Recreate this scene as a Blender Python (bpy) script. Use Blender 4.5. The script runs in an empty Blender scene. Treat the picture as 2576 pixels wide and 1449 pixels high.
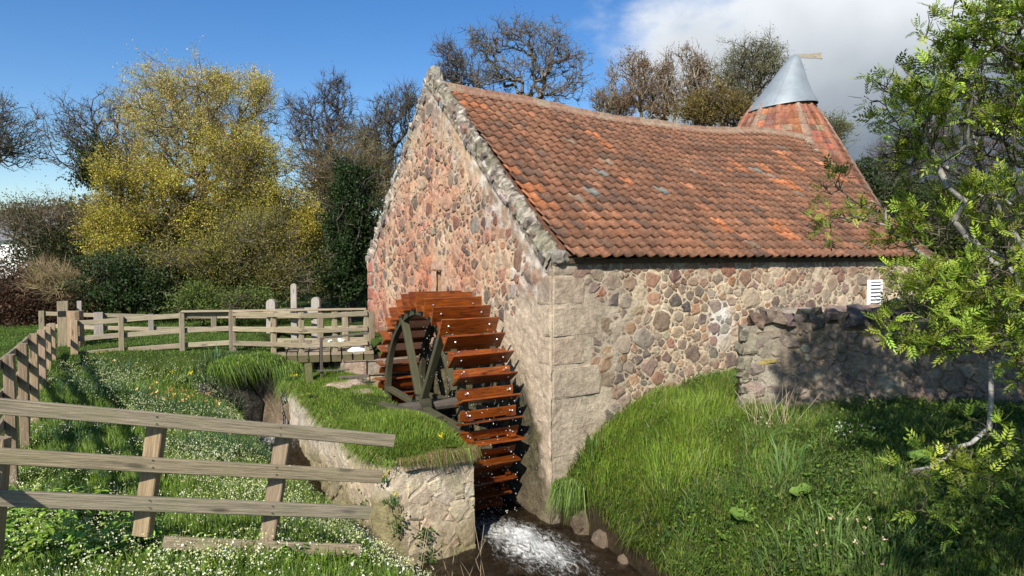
import bpy, math, random
import numpy as np
from mathutils import Vector, Matrix, noise as mnoise
random.seed(7); np.random.seed(7)
RNG = np.random.default_rng(11)
C = bpy.context.scene.collection
scene = bpy.context.scene
EYE = 4.2                                    # eye height above the tail water (z = 0)
# ------------------------------------------------------------------ camera
PITCH = math.radians(2.65); F = 1717.0; CX = 1288.0; CY = 724.5
FW = Vector((0.508, 0.8614, 0)).normalized(); RT = Vector((FW.y, -FW.x, 0))
cam_d = bpy.data.cameras.new('camera'); cam = bpy.data.objects.new('camera', cam_d); C.objects.link(cam)
cam_d.sensor_width = 36; cam_d.lens = 24; cam_d.clip_start = 0.05; cam_d.clip_end = 2000
look = (FW * math.cos(PITCH) + Vector((0, 0, -math.sin(PITCH)))).normalized()
cam.location = (0, 0, EYE); cam.rotation_euler = look.to_track_quat('-Z', 'Y').to_euler()
scene.camera = cam
# ------------------------------------------------------------------ light
SUN_EL = math.radians(38); PHI = math.radians(19)          # sun behind the left shoulder
LH = FW * math.cos(PHI) + RT * math.sin(PHI)               # way the light travels, horizontally
to_sun = Vector((-LH.x * math.cos(SUN_EL), -LH.y * math.cos(SUN_EL), math.sin(SUN_EL)))
sl = bpy.data.lights.new('sun', 'SUN'); sl.energy = 5.0; sl.angle = math.radians(0.53); sl.color = (1.0, 0.93, 0.83)
so = bpy.data.objects.new('sun', sl); C.objects.link(so); so.rotation_euler = to_sun.to_track_quat('Z', 'Y').to_euler()
so.location = (-8, -8, 20)
scene.view_settings.view_transform = 'Standard'; scene.view_settings.look = 'None'
scene.view_settings.gamma = 1.0; scene.view_settings.use_curve_mapping = False
scene.view_settings.exposure = 0.55
scene.render.engine = 'CYCLES'
scene.cycles.max_bounces = 5; scene.cycles.diffuse_bounces = 2; scene.cycles.glossy_bounces = 2
scene.cycles.transparent_max_bounces = 4; scene.cycles.transmission_bounces = 2
scene.cycles.caustics_reflective = False; scene.cycles.caustics_refractive = False

def N(nt, typ, x=0, **kw):
    n = nt.nodes.new(typ)
    for k, v in kw.items(): setattr(n, k, v)
    return n
def build_world():
    w = bpy.data.worlds.new('World'); scene.world = w; w.use_nodes = True
    nt = w.node_tree; nt.nodes.clear(); L = nt.links.new
    out = N(nt, 'ShaderNodeOutputWorld'); bg = N(nt, 'ShaderNodeBackground'); bg.inputs['Strength'].default_value = 0.078
    sky = N(nt, 'ShaderNodeTexSky', sky_type='NISHITA'); sky.sun_disc = False; sky.sun_elevation = SUN_EL
    sky.sun_rotation = math.atan2(to_sun.x, to_sun.y); sky.air_density = 1.0; sky.dust_density = 0.35; sky.ozone_density = 2.2
    hs = N(nt, 'ShaderNodeHueSaturation'); hs.inputs['Hue'].default_value = .508; hs.inputs['Saturation'].default_value = 1.34; hs.inputs['Value'].default_value = 1.28
    L(sky.outputs[0], hs.inputs['Color'])
    tc = N(nt, 'ShaderNodeTexCoord')
    mp = N(nt, 'ShaderNodeMapping'); mp.inputs['Scale'].default_value = (1, 1, 1.7); L(tc.outputs['Generated'], mp.inputs['Vector'])
    n1 = N(nt, 'ShaderNodeTexNoise'); n1.inputs['Scale'].default_value = 3.1; n1.inputs['Detail'].default_value = 9; n1.inputs['Roughness'].default_value = .56
    L(mp.outputs[0], n1.inputs['Vector'])
    n2 = N(nt, 'ShaderNodeTexNoise'); n2.inputs['Scale'].default_value = 2.2; n2.inputs['Detail'].default_value = 5; n2.inputs['Roughness'].default_value = .5
    mp2 = N(nt, 'ShaderNodeMapping'); mp2.inputs['Location'].default_value = (3.3, 1.2, .4); L(tc.outputs['Generated'], mp2.inputs['Vector']); L(mp2.outputs[0], n2.inputs['Vector'])
    # the cloud bank fills the sky towards one side: angle from its axis direction
    ax = (FW * math.cos(math.radians(52)) + RT * math.sin(math.radians(52))).normalized()
    dp = N(nt, 'ShaderNodeVectorMath', operation='DOT_PRODUCT'); dp.inputs[1].default_value = (ax.x, ax.y, 0.0); L(tc.outputs['Generated'], dp.inputs[0])
    # mask = smoothstep(dot + noise)
    a = N(nt, 'ShaderNodeMath', operation='MULTIPLY_ADD'); a.inputs[1].default_value = .52; L(n1.outputs['Fac'], a.inputs[0]); L(dp.outputs['Value'], a.inputs[2])
    mr = N(nt, 'ShaderNodeMapRange', interpolation_type='SMOOTHSTEP'); mr.inputs['From Min'].default_value = 0.955; mr.inputs['From Max'].default_value = 1.06
    L(a.outputs[0], mr.inputs['Value'])
    sep = N(nt, 'ShaderNodeSeparateXYZ'); L(tc.outputs['Generated'], sep.inputs[0])
    # underside of the bank is grey, its upper part and rim white
    e = N(nt, 'ShaderNodeMath', operation='MULTIPLY_ADD'); e.inputs[1].default_value = 1.9; L(sep.outputs['Z'], e.inputs[0])
    k = N(nt, 'ShaderNodeMath', operation='MULTIPLY_ADD'); k.inputs[1].default_value = 1.1; k.inputs[2].default_value = -.42; L(n2.outputs['Fac'], k.inputs[0]); L(k.outputs[0], e.inputs[2])
    e2 = N(nt, 'ShaderNodeMath', operation='MULTIPLY_ADD'); e2.inputs[1].default_value = -.85; L(dp.outputs['Value'], e2.inputs[0]); 
    e3 = N(nt, 'ShaderNodeMath', operation='ADD'); e3.inputs[1].default_value = .54; L(e.outputs[0], e3.inputs[0]); L(e3.outputs[0], e2.inputs[2])
    cr = N(nt, 'ShaderNodeValToRGB'); cr.color_ramp.elements[0].position = 0.16; cr.color_ramp.elements[0].color = (1.35, 1.8, 2.35, 1)
    cr.color_ramp.elements[1].position = .62; cr.color_ramp.elements[1].color = (7.6, 8.0, 8.4, 1)
    L(e2.outputs[0], cr.inputs[0])
    mx = N(nt, 'ShaderNodeMix', data_type='RGBA'); L(mr.outputs[0], mx.inputs['Factor']); L(hs.outputs[0], mx.inputs['A']); L(cr.outputs[0], mx.inputs['B'])
    L(mx.outputs['Result'], bg.inputs['Color']); L(bg.outputs[0], out.inputs[0])
build_world()

# ------------------------------------------------------------------ helpers
def P(u, v, d):
    """point seen at (u, v) of the 2576 px wide survey picture, d metres ahead of the camera"""
    a = (u - CX) / F; b = -(v - CY) / F
    h = math.cos(PITCH) + b * math.sin(PITCH); z = -math.sin(PITCH) + b * math.cos(PITCH)
    p = FW * d + RT * (a / h * d); return Vector((p.x, p.y, EYE + z / h * d))
def proj(p):
    p = Vector(p) - Vector((0, 0, EYE)); r = p.dot(RT); f = p.dot(FW)
    fc = f * math.cos(PITCH) - p.z * math.sin(PITCH); uc = f * math.sin(PITCH) + p.z * math.cos(PITCH)
    return CX + F * r / fc, CY - F * uc / fc, fc
def fast_mesh(name, V, Fs, col=None, smooth=False):
    """V (n,3); Fs one (m,k) index array or a list of them; col (n,3) -> attribute Col"""
    V = np.asarray(V, dtype=np.float32)
    if isinstance(Fs, np.ndarray): Fs = [Fs]
    Fs = [np.asarray(f, dtype=np.int32) for f in Fs if len(f)]
    me = bpy.data.meshes.new(name)
    nl = sum(f.size for f in Fs); npoly = sum(len(f) for f in Fs)
    me.vertices.add(len(V)); me.vertices.foreach_set('co', V.ravel())
    me.loops.add(nl); me.loops.foreach_set('vertex_index', np.concatenate([f.ravel() for f in Fs]))
    me.polygons.add(npoly)
    tot = np.concatenate([np.full(len(f), f.shape[1], dtype=np.int32) for f in Fs])
    st = np.concatenate([[0], np.cumsum(tot)[:-1]]).astype(np.int32)
    me.polygons.foreach_set('loop_start', st); me.polygons.foreach_set('loop_total', tot)
    me.polygons.foreach_set('use_smooth', np.full(npoly, smooth, dtype=bool))
    if col is not None:
        a = me.color_attributes.new('Col', 'FLOAT_COLOR', 'POINT')
        c = np.ones((len(V), 4), dtype=np.float32); c[:, :3] = col; a.data.foreach_set('color', c.ravel())
    me.update(calc_edges=True)
    return me
class MB:
    """collects pieces with mixed polygons into one mesh"""
    def __init__(s): s.v = []; s.f = {}; s.c = []; s.n = 0
    def add(s, V, faces, col=(.5, .5, .5)):
        V = np.asarray(V, dtype=np.float32).reshape(-1, 3)
        for f in faces:
            f = np.asarray(f); 
            if f.ndim == 1: f = f[None]
            s.f.setdefault(f.shape[1], []).append(f + s.n)
        c = np.asarray(col, dtype=np.float32)
        s.c.append(np.broadcast_to(c, (len(V), 3)) if c.ndim == 1 else c)
        s.v.append(V); s.n += len(V); return s
    def box(s, a, b, col=(.5, .5, .5)):
        x0, y0, z0 = a; x1, y1, z1 = b
        V = [(x0, y0, z0), (x1, y0, z0), (x1, y1, z0), (x0, y1, z0), (x0, y0, z1), (x1, y0, z1), (x1, y1, z1), (x0, y1, z1)]
        return s.add(V, [np.array([(0, 3, 2, 1), (4, 5, 6, 7), (0, 1, 5, 4), (1, 2, 6, 5), (2, 3, 7, 6), (3, 0, 4, 7)])], col)
    def mesh(s, name, smooth=False):
        return fast_mesh(name, np.concatenate(s.v), [np.concatenate(f) for f in s.f.values()], np.concatenate(s.c), smooth)
    def obj(s, name, mat, parent=None, smooth=False, **kw):
        return link(name, s.mesh(name, smooth), mat, parent, **kw)
def link(name, me, mat=None, parent=None, kind=None, label=None, mw=None):
    o = bpy.data.objects.new(name, me); C.objects.link(o)
    if mat is not None and me is not None and not len(me.materials): me.materials.append(mat)
    if mw is not None: o.matrix_world = mw
    if parent is not None:
        o.parent = parent
        pw = PW.get(parent.name)
        if pw is not None: o.matrix_parent_inverse = pw.inverted()
    PW[o.name] = o.matrix_basis.copy() if parent is None or True else None
    if kind: o['kind'] = kind
    if label: o['label'] = label
    return o
PW = {}
def thing(name, label, cat, loc=(0, 0, 0), group=None):
    o = bpy.data.objects.new(name, None); C.objects.link(o); o.location = loc; o.empty_display_size = .3
    o['label'] = label; o['category'] = cat
    if group: o['group'] = group
    PW[o.name] = Matrix.Translation(Vector(loc)); return o
def tag(o, label, cat, group=None):
    o['label'] = label; o['category'] = cat
    if group: o['group'] = group
    return o
def frame(a, b, roll=0.0, up=(0, 0, 1)):
    """matrix whose X runs from a to b"""
    a = Vector(a); b = Vector(b); x = (b - a).normalized(); up = Vector(up)
    if abs(x.dot(up)) > .98: up = Vector((0, 1, 0)) if abs(x.y) < .9 else Vector((1, 0, 0))
    y = up.cross(x).normalized(); z = x.cross(y)
    m = Matrix((x, y, z)).transposed().to_4x4(); m.translation = a
    return m @ Matrix.Rotation(roll, 4, 'X')
def beam_mesh(name, L, w, h, bev=.006, seg=5, warp=0.0, col=(.5, .5, .5), seed=0):
    """timber along X from 0 to L, w wide (Y), h high (Z), chamfered and slightly warped"""
    rs = random.Random(seed); b = min(bev, w * .3, h * .3)
    prof = [(-w/2+b, -h/2), (w/2-b, -h/2), (w/2, -h/2+b), (w/2, h/2-b), (w/2-b, h/2), (-w/2+b, h/2), (-w/2, h/2-b), (-w/2, -h/2+b)]
    V = []; p1, p2 = rs.random() * 6, rs.random() * 6
    for i in range(seg + 1):
        t = i / seg; ox = warp * math.sin(3 * t + p1); oz = warp * math.sin(2.3 * t + p2)
        s = 1 + rs.uniform(-.015, .015)
        for (y, z) in prof: V.append((t * L, y * s + ox, z * s + oz))
    f = []
    for i in range(seg):
        for k in range(8): f.append((i*8+k, i*8+(k+1) % 8, (i+1)*8+(k+1) % 8, (i+1)*8+k))
    caps = np.array([list(range(7, -1, -1)), [seg*8+k for k in range(8)]])
    return fast_mesh(name, V, [np.array(f), caps], np.tile(col, (len(V), 1)))
_bs = [0]
def beam(name, a, b, w, h, mat, parent, roll=0.0, warp=.004, up=(0, 0, 1), bev=.006, label=None, tint=None):
    _bs[0] += 1; a = Vector(a); b = Vector(b)
    k = RNG.uniform(.75, 1.2); c = tint if tint is not None else (k, k * RNG.uniform(.95, 1.03), k * RNG.uniform(.9, 1.05))
    me = beam_mesh(name, (b - a).length, w, h, bev=bev, warp=warp, col=c, seed=_bs[0])
    return link(name, me, mat, parent, mw=frame(a, b, roll, up), label=label)
def tubes(A, B, ra, rb, k=4):
    """vectorised tapered prisms"""
    A = np.asarray(A, float); B = np.asarray(B, float); n = len(A)
    d = B - A; L = np.linalg.norm(d, axis=1, keepdims=True) + 1e-9; d = d / L
    up = np.where(np.abs(d[:, 2:3]) > .9, np.array([[1., 0, 0]]), np.array([[0, 0, 1.]]))
    x = np.cross(up, d); x /= np.linalg.norm(x, axis=1, keepdims=True) + 1e-9; y = np.cross(d, x)
    V = np.zeros((n, 2 * k, 3)); ra = np.broadcast_to(np.asarray(ra, float), (n,)); rb = np.broadcast_to(np.asarray(rb, float), (n,))
    for i in range(k):
        c, s = math.cos(2*math.pi*i/k), math.sin(2*math.pi*i/k)
        V[:, i] = A + (x*c + y*s) * ra[:, None]; V[:, k+i] = B + (x*c + y*s) * rb[:, None]
    base = (np.arange(n) * 2 * k)[:, None]
    f = np.concatenate([base + np.array([[i, (i+1) % k, k+(i+1) % k, k+i]]) for i in range(k)], 0)
    return V.reshape(-1, 3), f
def leaves(pos, size, dirs=None, aspect=.5, col=None, spread=1.0, rng=RNG, bend=.15):
    """rhombic leaves: one quad each"""
    n = len(pos); pos = np.asarray(pos, float)
    d = rng.normal(size=(n, 3)); d /= np.linalg.norm(d, axis=1, keepdims=True)
    if dirs is not None:
        d = d * spread + dirs; d /= np.linalg.norm(d, axis=1, keepdims=True) + 1e-9
    r = rng.normal(size=(n, 3)); s = np.cross(d, r); s /= np.linalg.norm(s, axis=1, keepdims=True) + 1e-9
    nn = np.cross(d, s)
    sz = np.broadcast_to(np.asarray(size, float), (n,))[:, None]
    V = np.zeros((n, 4, 3)); V[:, 0] = pos; V[:, 2] = pos + d * sz + nn * sz * -bend
    V[:, 1] = pos + d * sz * .5 + s * sz * aspect * .5 ; V[:, 3] = pos + d * sz * .5 - s * sz * aspect * .5
    f = (np.arange(n) * 4)[:, None] + np.array([[0, 1, 2, 3]])
    cc = None
    if col is not None: cc = np.repeat(np.asarray(col), 4, axis=0) if np.ndim(col) == 2 else np.tile(col, (n*4, 1))
    return V.reshape(-1, 3), f, cc
def hue(base, n, dv=.3, dh=.12, rng=RNG):
    base = np.asarray(base); k = np.exp(rng.normal(0, dv, (n, 1))); return np.clip(base * k * (1 + rng.normal(0, dh, (n, 3))), 0.002, .95)
def sn(x, y, s=0.0):
    """cheap smooth noise in about -1..1"""
    return (np.sin(1.7*x + .6*y + s) + np.sin(-.9*x + 1.9*y + 2.1*s + 1) + .6*np.sin(3.3*x - 2.3*y + s*3) + .6*np.sin(2.1*x + 3.7*y - s)) / 3.2

# ------------------------------------------------------------------ materials
def mat_base(name):
    m = bpy.data.materials.new(name); m.use_nodes = True; nt = m.node_tree
    return m, nt, nt.nodes['Principled BSDF'], nt.links.new
def mixc(nt, fac, a, b, mode='MIX'):
    m = N(nt, 'ShaderNodeMix', data_type='RGBA', blend_type=mode)
    for sock, val in (('Factor', fac), ('A', a), ('B', b)):
        if isinstance(val, (int, float)): m.inputs[sock].default_value = val
        elif isinstance(val, tuple): m.inputs[sock].default_value = (*val, 1) if len(val) == 3 else val
        else: nt.links.new(val, m.inputs[sock])
    return m.outputs['Result']
def noise(nt, vec, scale, detail=5, rough=.6, lo=0., hi=1., dist=0.):
    n = N(nt, 'ShaderNodeTexNoise'); n.inputs['Scale'].default_value = scale; n.inputs['Detail'].default_value = detail
    n.inputs['Roughness'].default_value = rough; n.inputs['Distortion'].default_value = dist; nt.links.new(vec, n.inputs['Vector'])
    r = N(nt, 'ShaderNodeMapRange'); r.inputs['From Min'].default_value = lo; r.inputs['From Max'].default_value = hi
    nt.links.new(n.outputs['Fac'], r.inputs['Value']); return r.outputs[0]
def bump(nt, h, strength, dist, prev=None):
    b = N(nt, 'ShaderNodeBump'); b.inputs['Strength'].default_value = strength; b.inputs['Distance'].default_value = dist
    nt.links.new(h, b.inputs['Height'])
    if prev is not None: nt.links.new(prev, b.inputs['Normal'])
    return b.outputs[0]
def geo_pos(nt): return N(nt, 'ShaderNodeNewGeometry').outputs['Position']
def obj_co(nt): return N(nt, 'ShaderNodeTexCoord').outputs['Object']
def attr(nt):
    a = N(nt, 'ShaderNodeAttribute'); a.attribute_name = 'Col'; return a.outputs['Color']
def mapped(nt, vec, sc):
    m = N(nt, 'ShaderNodeMapping'); m.inputs['Scale'].default_value = sc; nt.links.new(vec, m.inputs['Vector']); return m.outputs[0]
def mulf(nt, s, k):
    a = N(nt, 'ShaderNodeMath', operation='MULTIPLY'); a.inputs[1].default_value = k; nt.links.new(s, a.inputs[0]); return a.outputs[0]
def m_stone(name, spots=(.55, .53, .47), spot_amt=.5, bmp=.9, fine=55, smear=0., smear_col=(.5, .41, .29)):
    m, nt, b, L = mat_base(name); p = geo_pos(nt); c = attr(nt)
    n1 = noise(nt, p, 9, 6, .7, .3, .7); c = mixc(nt, 1.0, c, mixc(nt, n1, (.62, .6, .58), (1.3, 1.3, 1.3)), 'MULTIPLY')
    n2 = noise(nt, p, 38, 5, .75, .56, .72); s = N(nt, 'ShaderNodeMath', operation='MULTIPLY'); s.inputs[1].default_value = spot_amt; L(n2, s.inputs[0])
    c = mixc(nt, s.outputs[0], c, spots)
    sm = noise(nt, p, 6.5, 8, .8, .50, .66); c = mixc(nt, mulf(nt, sm, smear), c, mixc(nt, .35, smear_col, c))
    n3 = noise(nt, p, fine*1.6, 3, .7, .6, .72); s3 = N(nt, 'ShaderNodeMath', operation='MULTIPLY'); s3.inputs[1].default_value = .7; L(n3, s3.inputs[0])
    c = mixc(nt, s3.outputs[0], c, mixc(nt, .75, c, (.04, .03, .025)))
    L(c, b.inputs['Base Color']); b.inputs['Roughness'].default_value = .93; b.inputs['Specular IOR Level'].default_value = .2
    h1 = noise(nt, p, fine, 6, .8); h2 = noise(nt, p, 12, 5, .65)
    L(bump(nt, h1, bmp, .02, bump(nt, h2, .7, .05)), b.inputs['Normal']); return m
M = {}
M['stone'] = m_stone('rubble_stone')
M['wall_stone'] = m_stone('wall_stone', smear=.75, bmp=1.0, fine=40)
M['gable_stone'] = m_stone('gable_stone', smear=.75, smear_col=(.50, .33, .22), bmp=1.0, fine=40)
M['mortar'] = m_stone('lime_mortar', spots=(.66, .58, .45), spot_amt=.6, bmp=1.0, fine=34)
def m_tile():
    m, nt, b, L = mat_base('clay_pantile'); p = geo_pos(nt); c = attr(nt)
    n1 = noise(nt, p, 11, 8, .8, .36, .66); c = mixc(nt, 1.0, c, mixc(nt, n1, (.48, .46, .47), (1.4, 1.32, 1.22)), 'MULTIPLY')
    n2 = noise(nt, p, 26, 6, .85, .56, .68); c = mixc(nt, mulf(nt, n2, .42), c, (.40, .33, .24))
    n3 = noise(nt, p, 2.2, 8, .85, .50, .64); c = mixc(nt, mulf(nt, n3, .5), c, (.10, .08, .062))
    n4 = noise(nt, p, 1.0, 5, .7, .55, .7); c = mixc(nt, mulf(nt, n4, .18), c, (.18, .16, .10))
    L(c, b.inputs['Base Color']); b.inputs['Roughness'].default_value = .9; b.inputs['Specular IOR Level'].default_value = .15
    L(bump(nt, noise(nt, p, 45, 6, .8), .9, .02), b.inputs['Normal']); return m
M['tile'] = m_tile()
def m_wood(name, dark, light, rough=.8, green=None, stretch=22, knots=True, coat=0., bmp=.5):
    m, nt, b, L = mat_base(name); o = obj_co(nt)
    oi = N(nt, 'ShaderNodeObjectInfo'); add = N(nt, 'ShaderNodeVectorMath', operation='MULTIPLY_ADD')
    cmb = N(nt, 'ShaderNodeCombineXYZ'); L(oi.outputs['Random'], cmb.inputs[0]); L(oi.outputs['Random'], cmb.inputs[1]); L(oi.outputs['Random'], cmb.inputs[2])
    L(cmb.outputs[0], add.inputs[0]); add.inputs[1].default_value = (37, 19, 23); L(o, add.inputs[2]); o2 = add.outputs[0]
    g = noise(nt, mapped(nt, o2, (1.2, stretch, stretch)), 3.2, 6, .65, .28, .72, .35)
    c = mixc(nt, g, dark, light)
    st = noise(nt, mapped(nt, o2, (.8, 4, 4)), 2.2, 4, .6, .4, .75); c = mixc(nt, mulf(nt, st, .5), c, mixc(nt, .5, c, dark))
    if knots:
        vo = N(nt, 'ShaderNodeTexVoronoi'); vo.inputs['Scale'].default_value = 1.0; L(mapped(nt, o2, (2.2, 9, 9)), vo.inputs['Vector'])
        r = N(nt, 'ShaderNodeMapRange'); r.inputs['From Min'].default_value = .09; r.inputs['From Max'].default_value = .2; r.inputs['To Min'].default_value = .75; r.inputs['To Max'].default_value = 0
        L(vo.outputs['Distance'], r.inputs['Value']); c = mixc(nt, r.outputs[0], c, tuple(x*.35 for x in dark))
    if green: 
        gm = noise(nt, o2, 3.1, 5, .7, .5, .75); c = mixc(nt, mulf(nt, gm, .55), c, green)
    c = mixc(nt, 1.0, c, attr(nt), 'MULTIPLY')
    L(c, b.inputs['Base Color']); b.inputs['Roughness'].default_value = rough; b.inputs['Coat Weight'].default_value = coat; b.inputs['Coat Roughness'].default_value = .2
    L(bump(nt, g, bmp, .006), b.inputs['Normal']); return m
M['fence'] = m_wood('weathered_fence_timber', (.15, .125, .085), (.40, .335, .225), green=(.21, .21, .10), bmp=.9)
M['fence_pink'] = m_wood('newer_fence_timber', (.20, .14, .085), (.44, .335, .215), bmp=.9)
M['grey_wood'] = m_wood('silvered_timber', (.19, .17, .145), (.44, .41, .35))
M['wet_wood'] = m_wood('wet_larch', (.045, .009, .003), (.36, .088, .009), rough=.33, coat=.5, stretch=10, knots=True)
M['moss_wood'] = m_wood('mossy_dark_timber', (.03, .03, .018), (.10, .095, .05), green=(.05, .06, .02))
def m_leaf(name, trans=.3, rough=.55, spec=.3):
    m, nt, b, L = mat_base(name); c = attr(nt); L(c, b.inputs['Base Color']); b.inputs['Roughness'].default_value = rough
    b.inputs['Specular IOR Level'].default_value = spec
    if trans > 0:
        t = N(nt, 'ShaderNodeBsdfTranslucent'); g = mixc(nt, 1.0, c, (1.15, 1.25, .55), 'MULTIPLY'); L(g, t.inputs[0])
        mx = N(nt, 'ShaderNodeMixShader'); mx.inputs[0].default_value = trans; L(b.outputs[0], mx.inputs[1]); L(t.outputs[0], mx.inputs[2])
        L(mx.outputs[0], nt.nodes['Material Output'].inputs[0])
    return m
M['leaf'] = m_leaf('leaf', .32); M['grass'] = m_leaf('grass_blade', .3, .5, .35); M['twig'] = m_leaf('twig', 0, .9, .1)
M['petal'] = m_leaf('petal', .2, .6, .2)
def m_bark():
    m, nt, b, L = mat_base('bark'); p = geo_pos(nt); c = attr(nt)
    c = mixc(nt, noise(nt, mapped(nt, p, (1, 1, .4)), 30, 5, .7, .35, .65), mixc(nt, .6, c, (.02, .018, .015)), c)
    L(c, b.inputs['Base Color']); b.inputs['Roughness'].default_value = .9; L(bump(nt, noise(nt, p, 40, 4), .7, .01), b.inputs['Normal']); return m
M['bark'] = m_bark()
def m_simple(name, col, rough=.6, metal=0., bscale=0, bstr=.3, var=.25, vs=6, spec=.5):
    m, nt, b, L = mat_base(name); p = geo_pos(nt)
    c = mixc(nt, noise(nt, p, vs, 6, .65, .3, .7), tuple(x*(1-var) for x in col), tuple(min(1, x*(1+var)) for x in col))
    L(c, b.inputs['Base Color']); b.inputs['Roughness'].default_value = rough; b.inputs['Metallic'].default_value = metal
    b.inputs['Specular IOR Level'].default_value = spec
    if bscale: L(bump(nt, noise(nt, p, bscale, 5, .7), bstr, .02), b.inputs['Normal'])
    return m
M['zinc'] = m_simple('zinc_sheet', (.27, .31, .33), .5, .3, 8, .12, .12, 3)
M['white_paint'] = m_simple('white_paint', (.80, .80, .77), .6, 0, 20, .1, .06)
M['iron'] = m_simple('rusty_iron', (.10, .085, .07), .7, .3, 30, .3)
M['bolt'] = m_simple('galvanised_bolt', (.62, .63, .64), .35, .6, 0)
M['dark'] = m_simple('dark_interior', (.012, .011, .01), .95)
M['white_rock'] = m_simple('white_painted_rock', (.82, .81, .78), .8, 0, 25, .5, .08)
M['glass'] = m_simple('glass_tile_pane', (.15, .155, .135), .35, 0, 12, .1)
def m_ground():
    m, nt, b, L = mat_base('turf_soil'); p = geo_pos(nt)
    c = mixc(nt, noise(nt, p, 1.3, 8, .7, .35, .65), (.028, .05, .010), (.075, .115, .022))
    c = mixc(nt, noise(nt, p, 9, 6, .75, .5, .75), c, (.05, .04, .018))
    sp = N(nt, 'ShaderNodeSeparateXYZ'); L(p, sp.inputs[0])
    r = N(nt, 'ShaderNodeMapRange'); r.inputs['From Min'].default_value = .25; r.inputs['From Max'].default_value = .9; L(sp.outputs['Z'], r.inputs['Value'])
    c = mixc(nt, r.outputs[0], mixc(nt, noise(nt, p, 6, 6, .7, .3, .7), (.022, .016, .010), (.07, .052, .03)), c)
    L(c, b.inputs['Base Color']); b.inputs['Roughness'].default_value = .95; b.inputs['Specular IOR Level'].default_value = .1
    L(bump(nt, noise(nt, p, 14, 6, .75), 1, .08), b.inputs['Normal']); return m
M['ground'] = m_ground()
def m_lawn():
    m, nt, b, L = mat_base('mown_lawn'); p = geo_pos(nt)
    c = mixc(nt, noise(nt, p, 1.1, 8, .75, .35, .65), (.055, .10, .015), (.10, .16, .028)); L(c, b.inputs['Base Color']); b.inputs['Roughness'].default_value = .9
    L(bump(nt, noise(nt, p, 30, 6, .8), 1, .06), b.inputs['Normal']); return m
def m_water(name, foamy):
    m, nt, b, L = mat_base(name); p = geo_pos(nt)
    c = mixc(nt, noise(nt, p, 2.5, 4, .6, .3, .7), (.010, .007, .004), (.035, .022, .010))
    a = attr(nt)                      # red channel of Col: how much the water is churned white
    sp = N(nt, 'ShaderNodeSeparateColor'); L(a, sp.inputs[0])
    n = noise(nt, mapped(nt, p, (2.3, .8, 1)), 6, 10, .8, .25, .75, 1.8)
    ad = N(nt, 'ShaderNodeMath', operation='ADD'); L(n, ad.inputs[0]); L(sp.outputs[0], ad.inputs[1])
    r = N(nt, 'ShaderNodeMapRange', interpolation_type='SMOOTHSTEP'); r.inputs['From Min'].default_value = 1.0; r.inputs['From Max'].default_value = 1.5; L(ad.outputs[0], r.inputs['Value'])
    c = mixc(nt, r.outputs[0], c, (.86, .88, .86)); L(c, b.inputs['Base Color'])
    rr = N(nt, 'ShaderNodeMapRange'); rr.inputs['To Min'].default_value = .06; rr.inputs['To Max'].default_value = .65; L(r.outputs[0], rr.inputs['Value']); L(rr.outputs[0], b.inputs['Roughness'])
    b.inputs['IOR'].default_value = 1.33
    h = noise(nt, mapped(nt, p, (1.3, .8, 1)), 9, 7, .7, 0, 1, 1.2); L(bump(nt, h, 1.0, .10), b.inputs['Normal']); return m
M['water'] = m_water('stream_water', True)
# ------------------------------------------------------------------ terrain
XS = 16.3; XG, YC, YA, YL, XE = 5.87, 8.74, 13.33, 17.45, 17.9          # gable plane, near eave wall, ridge, far eave wall, far end
ZE, ZA = 4.2, 7.98
def XL(y): return np.interp(y, [-60, 0, 5, 7, 8, 9.5, 11, 12.5, 13.9, 14.4], [3.6, 3.0, 2.95, 2.85, 2.7, 2.25, 2.0, 1.95, 2.0, 2.6])
def XR(y): return np.interp(y, [-60, 0, 3, 5, 7, 8.2, 8.9], [4.4, 4.7, 5.1, 5.65, 6.05, 6.2, 6.05])
def H(x, y):
    x = np.asarray(x, float); y = np.asarray(y, float)
    T = np.interp(y, [0, 4, 6, 8, 11, 13, 14.5], [2.5, 2.2, 1.92, 1.72, 1.86, 2.12, 2.28])
    lip = np.interp(y, [0, 7, 9, 12], [.1, .12, .85, 1.1]); k = np.interp(y, [5, 9], [.75, 1.1])
    s = XL(y) - x
    hl = T - (T - lip) * np.exp(-np.clip(s, 0, 50) / k) + .05 * sn(x*1.3, y*1.3) * np.clip(s, 0, 1)
    hl = np.where(s > 0, hl, -.45 + (lip + .45) * np.clip(1 + s / .16, 0, 1))
    s2 = x - XR(y); lip2 = np.interp(y, [3, 7, 8.5], [.25, .3, .62]); kk = np.interp(y, [3, 6, 8.7], [1.5, 1.35, 1.15])
    hr = 2.06 - (2.06 - lip2) * np.exp(-np.clip(s2, 0, 50) / kk) + .05 * sn(x*1.4, y*1.4, 2) * np.clip(s2, 0, 1)
    hr = np.where(s2 > 0, hr, -.45 + (lip2 + .45) * np.clip(1 + s2 / .12, 0, 1))
    h = np.maximum(hl, hr)
    back = 2.28 + .04 * sn(x, y, 4)
    w = np.clip((y - 14.15) / .5, 0, 1); isl = x < 5.95
    h = np.where(isl, h * (1 - w) + back * w, h)
    h = np.where((x > 6.1) & (y > 8.9), 2.06, np.where((x > 5.0) & (y > 8.9) & (y < 13.3), -.45, h))
    race = np.clip((x - 3.15) / .12, 0, 1) * np.clip((5.15 - x) / .12, 0, 1) * np.clip((y - 13.6) / .2, 0, 1) * np.clip((17.3 - y) / .4, 0, 1)
    h = h * (1 - race) + 1.35 * race
    # banks behind the scene rise a little
    h = h + np.clip((y - 34) / 60, 0, 1) * 2.0 * (x < 40)
    return h
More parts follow.
